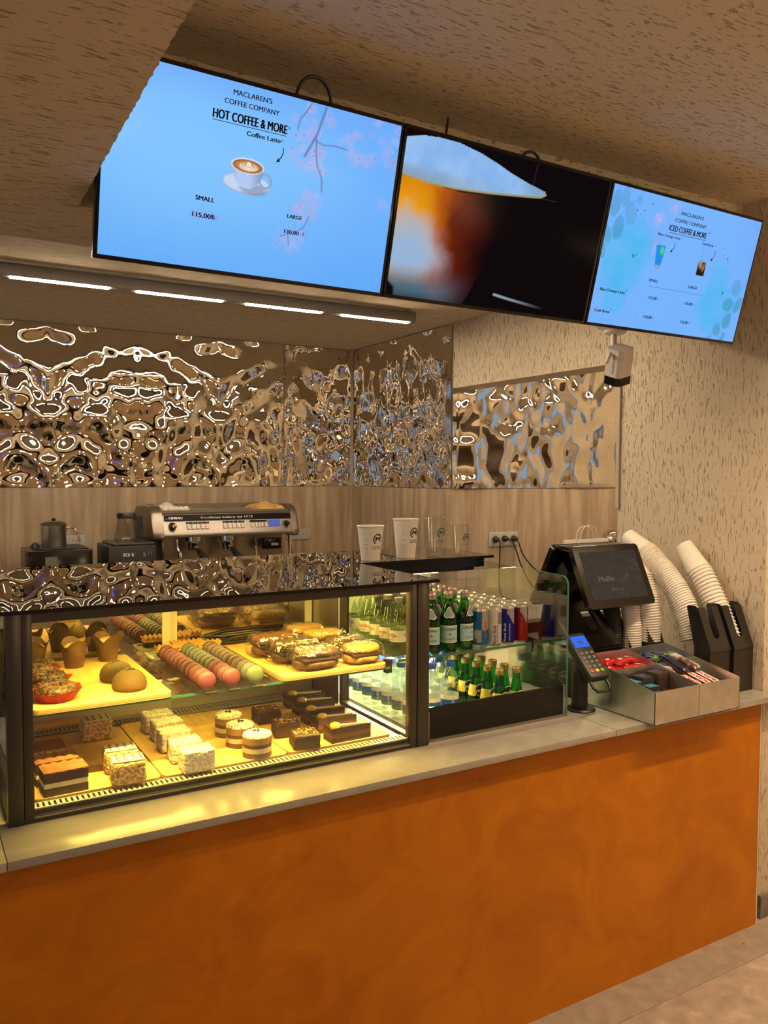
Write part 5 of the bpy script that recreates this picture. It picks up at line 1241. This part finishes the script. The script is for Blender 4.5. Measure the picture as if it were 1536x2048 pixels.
mb = MB(); mb.M = TMx; mb.tube([(-.030, -.075, -.008), (-.032, -.098, -.010), (-.022, -.112, -.011), (.022, -.112, -.011), (.032, -.098, -.010), (.030, -.075, -.008)], .0045, 8); mb.build('card_guide', M_blackm, te, True)

# ------------------------------------------------------------------ till
dr = thing('cash_drawer', 'black cash drawer under the payment screen stand', 'cash drawer', (2.13, 2.30, .8622))
mb = MB(); mb.box(2.045, 2.300, 2.135, 2.50, .8624, 1.000, bev=.002); mb.build('drawer_case', M_blackm, dr, True)
mb = MB(); mb.lathe([(0, 0), (.008, 0), (.008, .003), (0, .004)], (2.10, 2.1345, .95), 14, Matrix.Rotation(rad(90), 3, 'X')); mb.build('lock', M_chrome, dr, True)
po = thing('payment_screen', 'black two-screen till with a tilted customer display on a slotted stand', 'till', (2.2, 2.25, 1.0005))
mb = MB(); mb.prism([(2.145, 1.0007), (2.145, 1.022), (2.165, 1.032), (2.42, 1.045), (2.42, 1.0007)], 'X', 2.050, 2.300); mb.build('base', M_black, po, True)
# slotted neck plate leaning back
NM = Matrix.Translation((2.080, 2.152, 1.030)) @ Matrix.Rotation(rad(45), 4, 'X')
mb = MB(); mb.M = NM; mb.box(0, .118, 0, .25, -.012, 0); mb.box(.172, .220, 0, .25, -.012, 0); mb.box(.118, .172, 0, .075, -.012, 0); mb.box(.118, .172, .165, .25, -.012, 0); mb.build('neck', M_black, po, True, flat=True)
mb = MB(); mb.prism([(2.36, 1.04), (2.41, 1.04), (2.36, 1.25), (2.28, 1.34), (2.25, 1.30)], 'X', 2.12, 2.26); mb.build('rear_arm', M_black, po, True)
def slab(name, c0_, c1_, x0, x1, th, m, back=1):
    """rounded panel; c0_=(y,z) of its lower edge, c1_ of its upper edge"""
    d = Vector((0, c1_[0]-c0_[0], c1_[1]-c0_[1])); L_ = d.length; d /= L_; nn = Vector((0, -d.z, d.y))*back
    M = Matrix.Identity(4); X_ = Vector((1, 0, 0))
    for i in range(3): M[i][0], M[i][1], M[i][2] = X_[i], d[i], nn[i]
    M.translation = (x0, c0_[0], c0_[1])
    W = x1-x0; r_ = .016; pts = []
    for cx, cy, a0 in ((W-r_, L_-r_, 0), (r_, L_-r_, 90), (r_, r_, 180), (W-r_, r_, 270)): pts += [(cx+r_*math.cos(rad(a0+k*18)), cy+r_*math.sin(rad(a0+k*18))) for k in range(6)]
    mb = MB(); mb.M = M; mb.prism(pts, 'Z', -th, 0); o = mb.build(name, m, po, True)
    return o, M, W, L_
o_, M, W, L_ = slab('customer_display', (2.100, 1.182), (2.200, 1.398), 2.088, 2.425, .022, M_black)
mb = MB(); mb.M = M; mb.add([(.028, .030, .0007), (W-.028, .030, .0007), (W-.028, L_-.024, .0007), (.028, L_-.024, .0007)], [(0, 1, 2, 3)])
m, t, b = nt('dark_display_picture'); L = t.links.new
tc = t.nodes.new('ShaderNodeTexCoord'); vo = t.nodes.new('ShaderNodeTexVoronoi'); vo.feature = 'DISTANCE_TO_EDGE'; vo.inputs['Scale'].default_value = 17
r = t.nodes.new('ShaderNodeValToRGB'); r.color_ramp.elements[0].color = (.050, .042, .038, 1); r.color_ramp.elements[1].position = .04; r.color_ramp.elements[1].color = (.028, .022, .019, 1)
L(tc.outputs['Object'], vo.inputs['Vector']); L(vo.outputs[0], r.inputs[0]); b.inputs['Base Color'].default_value = (.01, .01, .01, 1); b.inputs['Roughness'].default_value = .35; b.inputs['Specular IOR Level'].default_value = .12; L(r.outputs[0], b.inputs['Emission Color']); b.inputs['Emission Strength'].default_value = .8
dp = mb.build('display', m, o_, True, flat=True)
mb = MB(); mb.M = M; mb.text('Muffin', lambda x, y: (.085+x, .098+y, .0011), .020, .075, 'L', .02); mb.text('Kahve', lambda x, y: (.135+x, .060+y, .0011), .013, .060, 'L', .0); mb.build('display_lettering', emis('display_words', (.11, .10, .09), 1.), dp, True, flat=True)
slab('staff_display', (2.430, 1.165), (2.310, 1.398), 2.088, 2.425, .022, M_black, -1)
mb = MB(); mb.box(2.10, 2.41, 2.215, 2.300, 1.375, 1.397, bev=.006); mb.build('top_bridge', M_black, po, True)

# ------------------------------------------------------------------ niche counter, paper bag, jar, sockets
nc = thing('niche_counter', 'dark counter inside the wall niche behind the till', 'counter', (3.4, 3.55, 0))
mb = MB(); mb.box(2.755, 4.59, 3.28, 3.846, 0, .885); mb.build('cabinet', M_blackm, nc, True, flat=True); mb = MB(); mb.box(2.752, 4.595, 3.26, 3.846, .885, .905); mb.build('worktop', M_quartz, nc, True, flat=True)
bg = thing('paper_bag', 'white paper carrier bag with twisted handles behind the till', 'paper bag', (3.43, 3.50, .906))
mb = MB(); mb.prism([(3.425, .906), (3.575, .906), (3.515, 1.283), (3.495, 1.283)], 'X', 3.272, 3.612); mb.build('bag', mat('white_kraft', (.66, .60, .53), .6), bg, True, flat=True)
for y, dx in ((3.494, 0), (3.517, .055)):
    mb = MB(); mb.tube([(3.352+dx, y, 1.24), (3.354+dx, y, 1.29), (3.365+dx, y, 1.335), (3.39+dx, y, 1.356), (3.425+dx, y, 1.362), (3.46+dx, y, 1.354), (3.483+dx, y, 1.33), (3.493+dx, y, 1.285), (3.494+dx, y, 1.24)], .0028, 8); mb.build('handle', mat('white_kraft', None), bg, True)
jr = thing('glass_dome_jar', 'small glass dome jar beside the paper bag at the edge of the plaster wall', 'jar', (3.66, 3.52, .906))
mb = MB(); mb.lathe([(.060, .906), (.062, 1.22), (.060, 1.28), (.050, 1.31), (.025, 1.328), (0, 1.332)], (3.665, 3.52, 0), 24); mb.build('dome', pane('jar_glass', (.78, .76, .70), .14), jr, True)
mb = MB(); mb.lathe([(0, .907), (.040, .907), (.040, 1.265), (.030, 1.29), (0, 1.295)], (3.672, 3.52, 0), 20); mb.build('inner_flask', M_chrome, jr, True)
def socket(name_lb, x0, x1, z0, z1, y, n_):
    o = thing('wall_socket', name_lb, 'wall socket', ((x0+x1)/2, y, (z0+z1)/2))
    mb = MB(); mb.box(x0, x1, y-.010, y, z0, z1, bev=.003); pl_ = mb.build('plate', mat('grey_socket', (.44, .41, .37), .4), o, True)
    for k in range(n_):
        cx = x0+(x1-x0)*(k+.5)/n_; mb = MB(); rr = min((x1-x0)/n_, z1-z0)*.40; mb.lathe([(rr, 0), (rr, .0012), (rr*.86, .0014), (rr*.84, .0006), (0, .0006)], (cx, y-.010, (z0+z1)/2), 24, Matrix.Rotation(rad(90), 3, 'X')); rc = mb.build('socket_well', mat('grey_socket', None), pl_, True)
        mb = MB()
        for s_ in (-1, 1): mb.lathe([(.0035, 0), (0, .0016)], (cx+s_*.010, y-.0106, (z0+z1)/2), 10, Matrix.Rotation(rad(90), 3, 'X'))
        mb.build('pin_holes', M_ink, rc, True)
    return o
socket('grey triple wall socket on the niche tiles with black plugs', 2.993, 3.206, 1.232, 1.316, 3.8478, 3)
socket('grey double wall socket at the right end of the espresso machine', 2.215, 2.388, 1.214, 1.288, YB-.0122, 2)
socket('grey wall socket behind the steel pot', .690, .922, 1.232, 1.294, YB-.0122, 2)
def cord(label, x, z, pts):
    o = thing('power_cord', label, 'cord', (x, 3.83, z), 'black cords in the niche socket')
    mb = MB(); mb.lathe([(.019, 0), (.019, .012), (.012, .030), (.006, .040), (0, .041)], (x, 3.8355, z), 18, Matrix.Rotation(rad(90), 3, 'X')); mb.build('plug', M_blackm, o, True)
    mb = MB(); mb.tube(pts, .0042, 8); mb.build('cable', M_blackm, o, True)
def smooth(pts, n_=8):
    out = []; p = [Vector(q) for q in pts]; p = [p[0]]+p+[p[-1]]
    for i in range(1, len(p)-2):
        for k in range(n_):
            t_ = k/n_; a, b_, c, d = p[i-1], p[i], p[i+1], p[i+2]
            out.append(.5*((2*b_)+(c-a)*t_+(2*a-5*b_+4*c-d)*t_*t_+(3*b_-a-3*c+d)*t_**3))
    return out+[p[-2]]
cord('black cord hanging straight down from the left plug of the niche socket', 3.03, 1.274, smooth([(3.03, 3.80, 1.272), (3.03, 3.788, 1.25), (3.03, 3.79, 1.15), (3.035, 3.80, 1.02), (3.06, 3.80, .94), (3.12, 3.78, .911)]))
cord('black cord leaving the right plug of the niche socket towards the till', 3.170, 1.274, smooth([(3.170, 3.80, 1.272), (3.172, 3.786, 1.25), (3.20, 3.77, 1.17), (3.28, 3.74, 1.08), (3.40, 3.70, 1.02), (3.55, 3.70, .96), (3.62, 3.72, .912)]))
cord('thin black cord from the middle plug of the niche socket, drooping right', 3.100, 1.276, smooth([(3.10, 3.80, 1.275), (3.12, 3.785, 1.262), (3.155, 3.785, 1.20), (3.19, 3.78, 1.11), (3.25, 3.76, 1.00), (3.34, 3.74, .93), (3.40, 3.72, .911)]))

# ------------------------------------------------------------------ security camera under the beam
cc = thing('security_camera', 'white security camera with a black front and an aerial, hanging under the right screen', 'security camera', (2.335, 2.24, 2.27))
mb = MB(); mb.lathe([(0, 2.190), (.030, 2.191), (.040, 2.197), (.042, 2.208), (.060, 2.214), (.072, 2.222), (.074, 2.268), (0, 2.2685)], (2.335, 2.24, 0), 30); mb.build('mount', M_white, cc, True)
mb = MB(); mb.tube([(2.322, 2.235, 2.195), (2.318, 2.23, 2.165), (2.314, 2.225, 2.135)], .011, 12); mb.ball((2.314, 2.225, 2.128), .016, .016, .016, 12, 8); mb.build('arm', M_white, cc, True)
CMx = Matrix.Translation((2.318, 2.205, 2.068)) @ Matrix.Rotation(rad(8), 4, 'Z') @ Matrix.Rotation(rad(20), 4, 'X') @ Matrix.Rotation(rad(-17), 4, 'Y') @ Matrix.Scale(1.14, 4)
def octo(mb, w_, d_, z0, z1, c): mb.prism([(-w_+c, -d_), (w_-c, -d_), (w_, -d_+c), (w_, d_-c), (w_-c, d_), (-w_+c, d_), (-w_, d_-c), (-w_, -d_+c)], 'Z', z0, z1)
mb = MB(); mb.M = CMx; octo(mb, .036, .034, -.030, .062, .012); bd = mb.build('body', M_white, cc, True)
mb = MB(); mb.M = CMx; octo(mb, .0365, .0345, -.058, -.030, .012); fr = mb.build('front_hood', M_black, cc, True)
mb = MB(); mb.M = CMx; mb.lathe([(0, -.0592), (.014, -.0592), (.015, -.0582)], (0, 0, 0), 20); mb.lathe([(0, -.0590), (.005, -.0590)], (.022, .01, 0), 12); mb.build('lens', mat('lens', (.10, .09, .09), .1), fr, True)
mb = MB(); mb.M = CMx; mb.text('HIKVISION', lambda x, y: (-.0363, -.004-y, .045-x), .008, .062, 'L', .01); mb.build('lettering', M_ink, bd, True, flat=True)
mb = MB(); mb.tube([(2.288, 2.215, 2.128), (2.276, 2.205, 2.122)], .006, 10); mb.mi = 1; mb.tube([(2.276, 2.205, 2.122), (2.255, 2.19, 2.100), (2.195, 2.145, 2.062)], [.0065, .0065, .005], 10); mb.build('aerial', [mat('brass', (.6, .4, .15), .3, 1.), M_white], cc, True)

# ------------------------------------------------------------------ back counter and machines
bc = thing('back_counter', 'dark back counter along the rear wall carrying the coffee machines', 'counter', (1, 4.7, 0))
mb = MB(); mb.box(-1.2, 2.70, 4.36, 5.045, 0, .90); mb.build('cabinet', M_blackm, bc, True, flat=True); mb = MB(); mb.box(-1.2, 2.712, 4.34, 5.046, .90, .92); mb.build('worktop', M_quartz, bc, True, flat=True)
wa = thing('white_appliance', 'white appliance cut off by the left edge, on the back counter', 'appliance', (.25, 4.75, .92))
mb = MB(); mb.box(.06, .425, 4.62, 4.92, .921, 1.472, bev=.012); mb.build('body', M_white, wa, True); mb = MB(); mb.box(.06, .435, 4.60, 4.94, 1.150, 1.168, bev=.004); mb.build('band', M_chrome, wa, True)
gb = thing('black_boiler_box', 'black box with a silver shield emblem carrying the steel pot', 'appliance', (.71, 4.75, .92))
mb = MB(); mb.box(.555, .880, 4.60, 4.90, .921, 1.250, bev=.004); mb.build('body', M_black, gb, True); mb = MB(); mb.box(.60, .86, 4.615, 4.88, 1.2502, 1.258, bev=.002); mb.build('top_plate', M_blackm, gb, True)
mb = MB(); mb.prism([(.640, 1.215), (.700, 1.215), (.700, 1.172), (.670, 1.150), (.640, 1.172)], 'Y', 4.594, 4.5998); mb.build('shield_emblem', M_steel, gb, True, flat=True)
mb = MB(); mb.tube([(.595+.016*math.cos(a), 4.62, 1.272+.018*math.sin(a)) for a in (rad(q) for q in range(-60, 241, 30))], .006, 8); mb.build('latch_ring', M_blackm, gb, True)
pt = thing('steel_pot', 'brushed steel pot with a knobbed lid and curved handle on the black box', 'pot', (.705, 4.74, 1.2585))
mb = MB(); mb.lathe([(0, 1.2585), (.062, 1.2585), (.064, 1.262), (.064, 1.372), (.067, 1.376), (.062, 1.377)], (.705, 4.74, 0), 32); mb.build('pot_wall', mat('bright_brushed_steel', (.62, .57, .52), .36, 1.), pt, True)
mb = MB(); mb.lathe([(.068, 1.377), (.068, 1.381), (.058, 1.392), (.030, 1.399), (0, 1.401)], (.705, 4.74, 0), 32); mb.build('lid', mat('dark_lid_steel', (.16, .13, .11), .35, .8), pt, True); mb = MB(); mb.lathe([(.010, 1.400), (.012, 1.408), (.008, 1.414), (0, 1.415)], (.705, 4.74, 0), 16); mb.build('lid_knob', M_blackm, pt, True)
mb = MB(); mb.tube(smooth([(.766, 4.735, 1.352), (.785, 4.73, 1.362), (.810, 4.725, 1.352), (.826, 4.72, 1.322), (.834, 4.718, 1.290), (.842, 4.716, 1.282)]), .0055, 8); mb.build('handle', M_chrome, pt, True)
kb = thing('filter_coffee_maker', 'black filter coffee maker with white lettering between the pot and the espresso machine', 'coffee maker', (1.06, 4.61, .92))
mb = MB(); mb.box(.934, 1.186, 4.46, 4.76, .921, 1.270, bev=.006); mb.build('body', M_blackm, kb, True); mb = MB(); mb.box(.96, 1.18, 4.465, 4.75, 1.2705, 1.284, bev=.003); mb.build('warming_plate', M_dsteel, kb, True)
mb = MB(); mb.text('KEF', lambda x, y: (1.013+x, 4.4585, 1.212+y), .018, .060, 'L', .05); mb.build('lettering', M_wht, kb, True, flat=True)
mb = MB(); mb.box(1.115, 1.130, 4.456, 4.4595, 1.208, 1.230); mb.box(1.143, 1.148, 4.456, 4.4595, 1.213, 1.236); mb.box(1.157, 1.162, 4.456, 4.4595, 1.213, 1.236); mb.build('switches', mat('grey_key', None), kb, True, flat=True)
ca = thing('glass_carafe', 'glass coffee carafe with a black lid and handle on the coffee maker', 'carafe', (1.060, 4.60, 1.285))
mb = MB(); mb.lathe([(0, 1.2768), (.060, 1.277), (.068, 1.290), (.066, 1.305), (.052, 1.36), (.046, 1.405)], (1.060, 4.60, .0085), 28); mb.build('glass_jug', pane('carafe_glass', (.80, .78, .74), .10), ca, True)
mb = MB(); mb.lathe([(.047, 1.402), (.050, 1.404), (.050, 1.425), (.046, 1.432), (0, 1.433)], (1.060, 4.60, .0085), 28); mb.build('lid', M_blackm, ca, True)
mb = MB(); mb.prism([(1.10, 1.426), (1.145, 1.420), (1.152, 1.318), (1.118, 1.306), (1.120, 1.393), (1.10, 1.406)], 'Y', 4.585, 4.615); mb.build('handle', M_blackm, ca, True, flat=True)
# espresso machine
em = thing('espresso_machine', 'wide two-group espresso machine in brushed metal on the back counter', 'espresso machine', (1.65, 4.7, .92))
M_champ = mat('champagne_metal', (.27, .23, .19), .36, .85)
ex0, ex1 = 1.235, 2.062
prof = [(4.545, 1.298), (4.535, 1.310), (4.545, 1.322), (4.585, 1.425), (4.600, 1.436), (4.98, 1.436), (4.99, 1.30)]
mb = MB(); mb.prism(prof, 'X', ex0+.02, ex1-.02); mb.build('hood', M_champ, em, True, angle=30)
for x0, x1 in ((1.195, 1.255), (2.042, 2.085)):
    mb = MB(); sp = [(4.560, 1.285), (4.545, 1.30), (4.553, 1.33), (4.590, 1.43), (4.615, 1.463), (4.66, 1.478), (4.93, 1.470), (4.985, 1.43), (5.0, 1.285)]
    n_ = len(sp); ins = .012; c = Vector((4.78, 1.38)); mid = [(c.x+(y-c.x)*.96, c.y+(z-c.y)*.92) for y, z in sp]; left = x0 < 1.5
    v = [((x0 if left else x1), y, z) for y, z in mid]+[((x0+ins if left else x1-ins), y, z) for y, z in sp]+[((x1 if left else x0), y, z) for y, z in sp]
    f = [tuple(range(n_)), tuple(range(2*n_, 3*n_))]
    for q in (0, n_): f += [(q+i, q+(i+1) % n_, q+n_+(i+1) % n_, q+n_+i) for i in range(n_)]
    mb.add(v, f); mb.build('end_cowl', M_champ, em, True, angle=50)
fz = lambda z: 4.545+(z-1.322)*.04/.103-.0015
def facebox(mb, x0, x1, z0, z1, t_=.002):
    v = [(x, fz(z)-q, z) for q in (0, t_) for z in (z0, z1) for x in (x0, x1)]; mb.add(v, [(0, 1, 3, 2), (4, 6, 7, 5), (0, 4, 5, 1), (2, 3, 7, 6), (0, 2, 6, 4), (1, 5, 7, 3)])
mb = MB(); facebox(mb, 1.262, 2.035, 1.390, 1.424); bnd = mb.build('black_band', M_black, em, True, flat=True)
mb = MB(); ft = lambda x0, z0: (lambda x, y: (x0+x, fz(z0+y)-.0028, z0+y))
mb.text('LA', ft(1.272, 1.400), .006, None, 'L', .01); mb.text('CIMBALI', ft(1.288, 1.400), .012, .078, 'L', .04); mb.text('Eccellenza italiana dal 1912', ft(1.475, 1.401), .0115, .315, 'L', .01); mb.build('lettering', M_wht, bnd, True, flat=True)
for gx in (1.385, 1.600):
    mb = MB(); facebox(mb, gx, gx+.135, 1.374, 1.3835, .0012); st_ = mb.build('indicator_strip', M_black, em, True, flat=True)
    for k in range(5):
        mb = MB(); facebox(mb, gx+.004+.027*k, gx+.022+.027*k, 1.345, 1.370, .006); mb.build('brew_button', mat('ivory_button', (.62, .58, .52), .35), em, True, flat=True)
        mb = MB(); facebox(mb, gx+.008+.027*k, gx+.018+.027*k, 1.3765, 1.381, .0018); mb.build('indicator', mat(('led_green', 'led_green', 'led_off', 'led_red', 'led_red')[k], ((.02, .25, .08), 0, (.2, .18, .16), (.4, .03, .02), 0)[k] or None, .4), st_, True, flat=True)
for k, x in enumerate((1.776, 1.802, 1.820, 1.838, 1.864)):
    mb = MB(); facebox(mb, x, x+.010, 1.346, 1.371, .005); mb.build('small_button', mat('ivory_button', None), em, True, flat=True)
mb = MB(); facebox(mb, 1.768, 1.875, 1.3745, 1.384, .0012); mb.build('indicator_strip', M_black, em, True, flat=True)
mb = MB(); facebox(mb, 1.888, 1.958, 1.346, 1.384, .0022); mb.build('display', emis('machine_display', (.10, .16, .62), .8), em, True, flat=True)
for x, rr in ((1.305, .022), (1.998, .017)):
    mb = MB(); mb.lathe([(rr, 0), (rr*.9, .018), (0, .020)], (x, fz(1.362), 1.362), 20, Matrix.Rotation(rad(90), 3, 'X')); kn = mb.build('steam_knob', M_black, em, True)
    mb = MB(); mb.lathe([(rr*.62, .0), (rr*.6, .010), (0, .012)], (x+.004, fz(1.362)-.020, 1.362), 16, Matrix.Rotation(rad(90), 3, 'X')); mb.build('knob_cap', M_chrome if x < 1.5 else M_blackm, kn, True)
mb = MB(); mb.box(1.262, 2.05, 4.74, 4.76, .98, 1.30); mb.build('backsplash', mat('bronze_steel', (.34, .27, .20), .3, .85), em, True, flat=True)
mb = MB(); mb.box(1.215, 2.07, 4.56, 4.99, .945, .985, bev=.004); mb.build('drip_tray', M_steel, em, True)
for x in (1.26, 2.03):
    for y in (4.60, 4.94): mb = MB(); mb.lathe([(.022, .921), (.018, .945)], (x, y, 0), 14); mb.build('foot', M_blackm, em, True)
for x in (1.258, 2.040): mb = MB(); mb.box(x-.006, x+.006, 4.585, 4.605, .985, 1.30); mb.build('front_strut', M_chrome, em, True, flat=True)
mb = MB(); mb.box(1.205, 1.262, 4.62, 4.98, .985, 1.29); mb.build('side_panel', M_blackm, em, True, flat=True)
for gx in (1.445, 1.650):
    mb = MB(); mb.lathe([(0, 1.215), (.030, 1.215), (.034, 1.235), (.036, 1.262), (.048, 1.270), (.048, 1.298), (0, 1.298)], (gx, 4.62, 0), 24); gh = mb.build('group_head', M_chrome, em, True)
    mb = MB(); mb.tube([(gx, 4.585, 1.232), (gx+.004, 4.55, 1.222)], .010, 10); mb.build('portafilter_neck', M_chrome, gh, True)
    mb = MB(); mb.tube([(gx+.004, 4.552, 1.223), (gx+.008, 4.50, 1.200), (gx+.010, 4.455, 1.182), (gx+.011, 4.44, 1.178)], [.012, .017, .019, .010], 12); mb.build('portafilter_handle', M_blackm, gh, True)
mb = MB(); mb.tube(smooth([(1.335, 4.58, 1.30), (1.335, 4.565, 1.24), (1.345, 4.55, 1.20), (1.352, 4.545, 1.10), (1.354, 4.54, 1.05)]), .006, 8); mb.tube([(1.344, 4.551, 1.21), (1.347, 4.548, 1.18)], .014, 10); mb.build('steam_wand', M_chrome, em, True)
mb = MB(); mb.tube(smooth([(1.80, 4.58, 1.30), (1.80, 4.565, 1.26), (1.802, 4.555, 1.22), (1.805, 4.55, 1.17)]), [.006]*0 or .007, 8); mb.build('hot_water_spout', M_chrome, em, True)
mb = MB(); mb.tube([(1.80, 4.561, 1.285), (1.802, 4.553, 1.235)], .013, 10); mb.build('spout_grip', M_blackm, em, True)
mb = MB(); mb.box(1.872, 1.985, 4.60, 4.64, 1.205, 1.272, bev=.003); gb_ = mb.build('control_box', M_black, em, True); mb = MB(); mb.box(1.92, 1.965, 4.598, 4.5995, 1.226, 1.240); mb.build('control_label', mat('grey_socket', None), gb_, True, flat=True)
mb = MB(); mb.tube(smooth([(2.075, 4.70, 1.30), (2.085, 4.70, 1.25), (2.095, 4.70, 1.15), (2.10, 4.72, 1.0), (2.10, 4.74, .93)]), .009, 8); mb.build('supply_hose', M_blackm, em, True)
mb = MB(); mb.box(1.26, 2.04, 4.93, 4.945, 1.436, 1.476); mb.box(1.26, 2.04, 4.62, 4.626, 1.436, 1.447); mb.build('cup_rail', M_champ, em, True, flat=True)
# things on top of the machine
M_cw = mat('white_cloth', (.70, .64, .55), .9, bump=.002, bscale=60)
def cloth(label, x0, x1, y0, y1, z, amp, m, seed, name='cleaning_cloth'):
    mb = MB()
    def fn(u, v):
        x = x0+(x1-x0)*u; y = y0+(y1-y0)*v; e_ = min(u, 1-u, v, 1-v); k = min(1, e_*5)**.5
        return (x, y, z+k*(amp*.55+amp*.5*noise.noise(Vector((x*16, y*16, seed)))))
    mb.grid(fn, 26, 16); mb.add([(x0, y0, z-.001), (x1, y0, z-.001), (x1, y1, z-.001), (x0, y1, z-.001)], [(0, 1, 2, 3)])
    o = mb.build(name, m, angle=80); tag(o, label, 'cloth', 'cloths on the espresso machine')
cloth('green cloth laid flat along the top of the espresso machine', 1.42, 1.655, 4.66, 4.92, 1.4375, .022, mat('green_cloth', (.17, .22, .07), .9, bump=.001, bscale=200), 1)
cloth('grey cloth lying right of the green cloth on the espresso machine', 1.66, 1.845, 4.66, 4.92, 1.4375, .022, mat('grey_cloth', (.17, .145, .14), .9, bump=.001, bscale=200), 2)
cloth('orange cloth heaped at the right end of the espresso machine', 1.855, 2.038, 4.64, 4.92, 1.4375, .060, mat('orange_cloth', (.62, .36, .11), .9, bump=.001, bscale=200), 3)
cloth('white crumpled cloth at the left end of the espresso machine top', 1.262, 1.415, 4.74, 4.925, 1.4375, .060, M_cw, 4)
for k in range(5):
    mb = MB(); mb.ball((0, 0, .016), .021, .019, .017, 14, 9, lambda d: .05*noise.noise(d*3+Vector((k, 0, 0))))
    o = mb.build('cotton_wad', M_cw); o.location = (1.295+.031*k, 4.675, 1.4368); tag(o, 'white rolled wad, %s from the left in the row on the espresso machine' % nth(k), 'wad', 'white wads on the espresso machine')
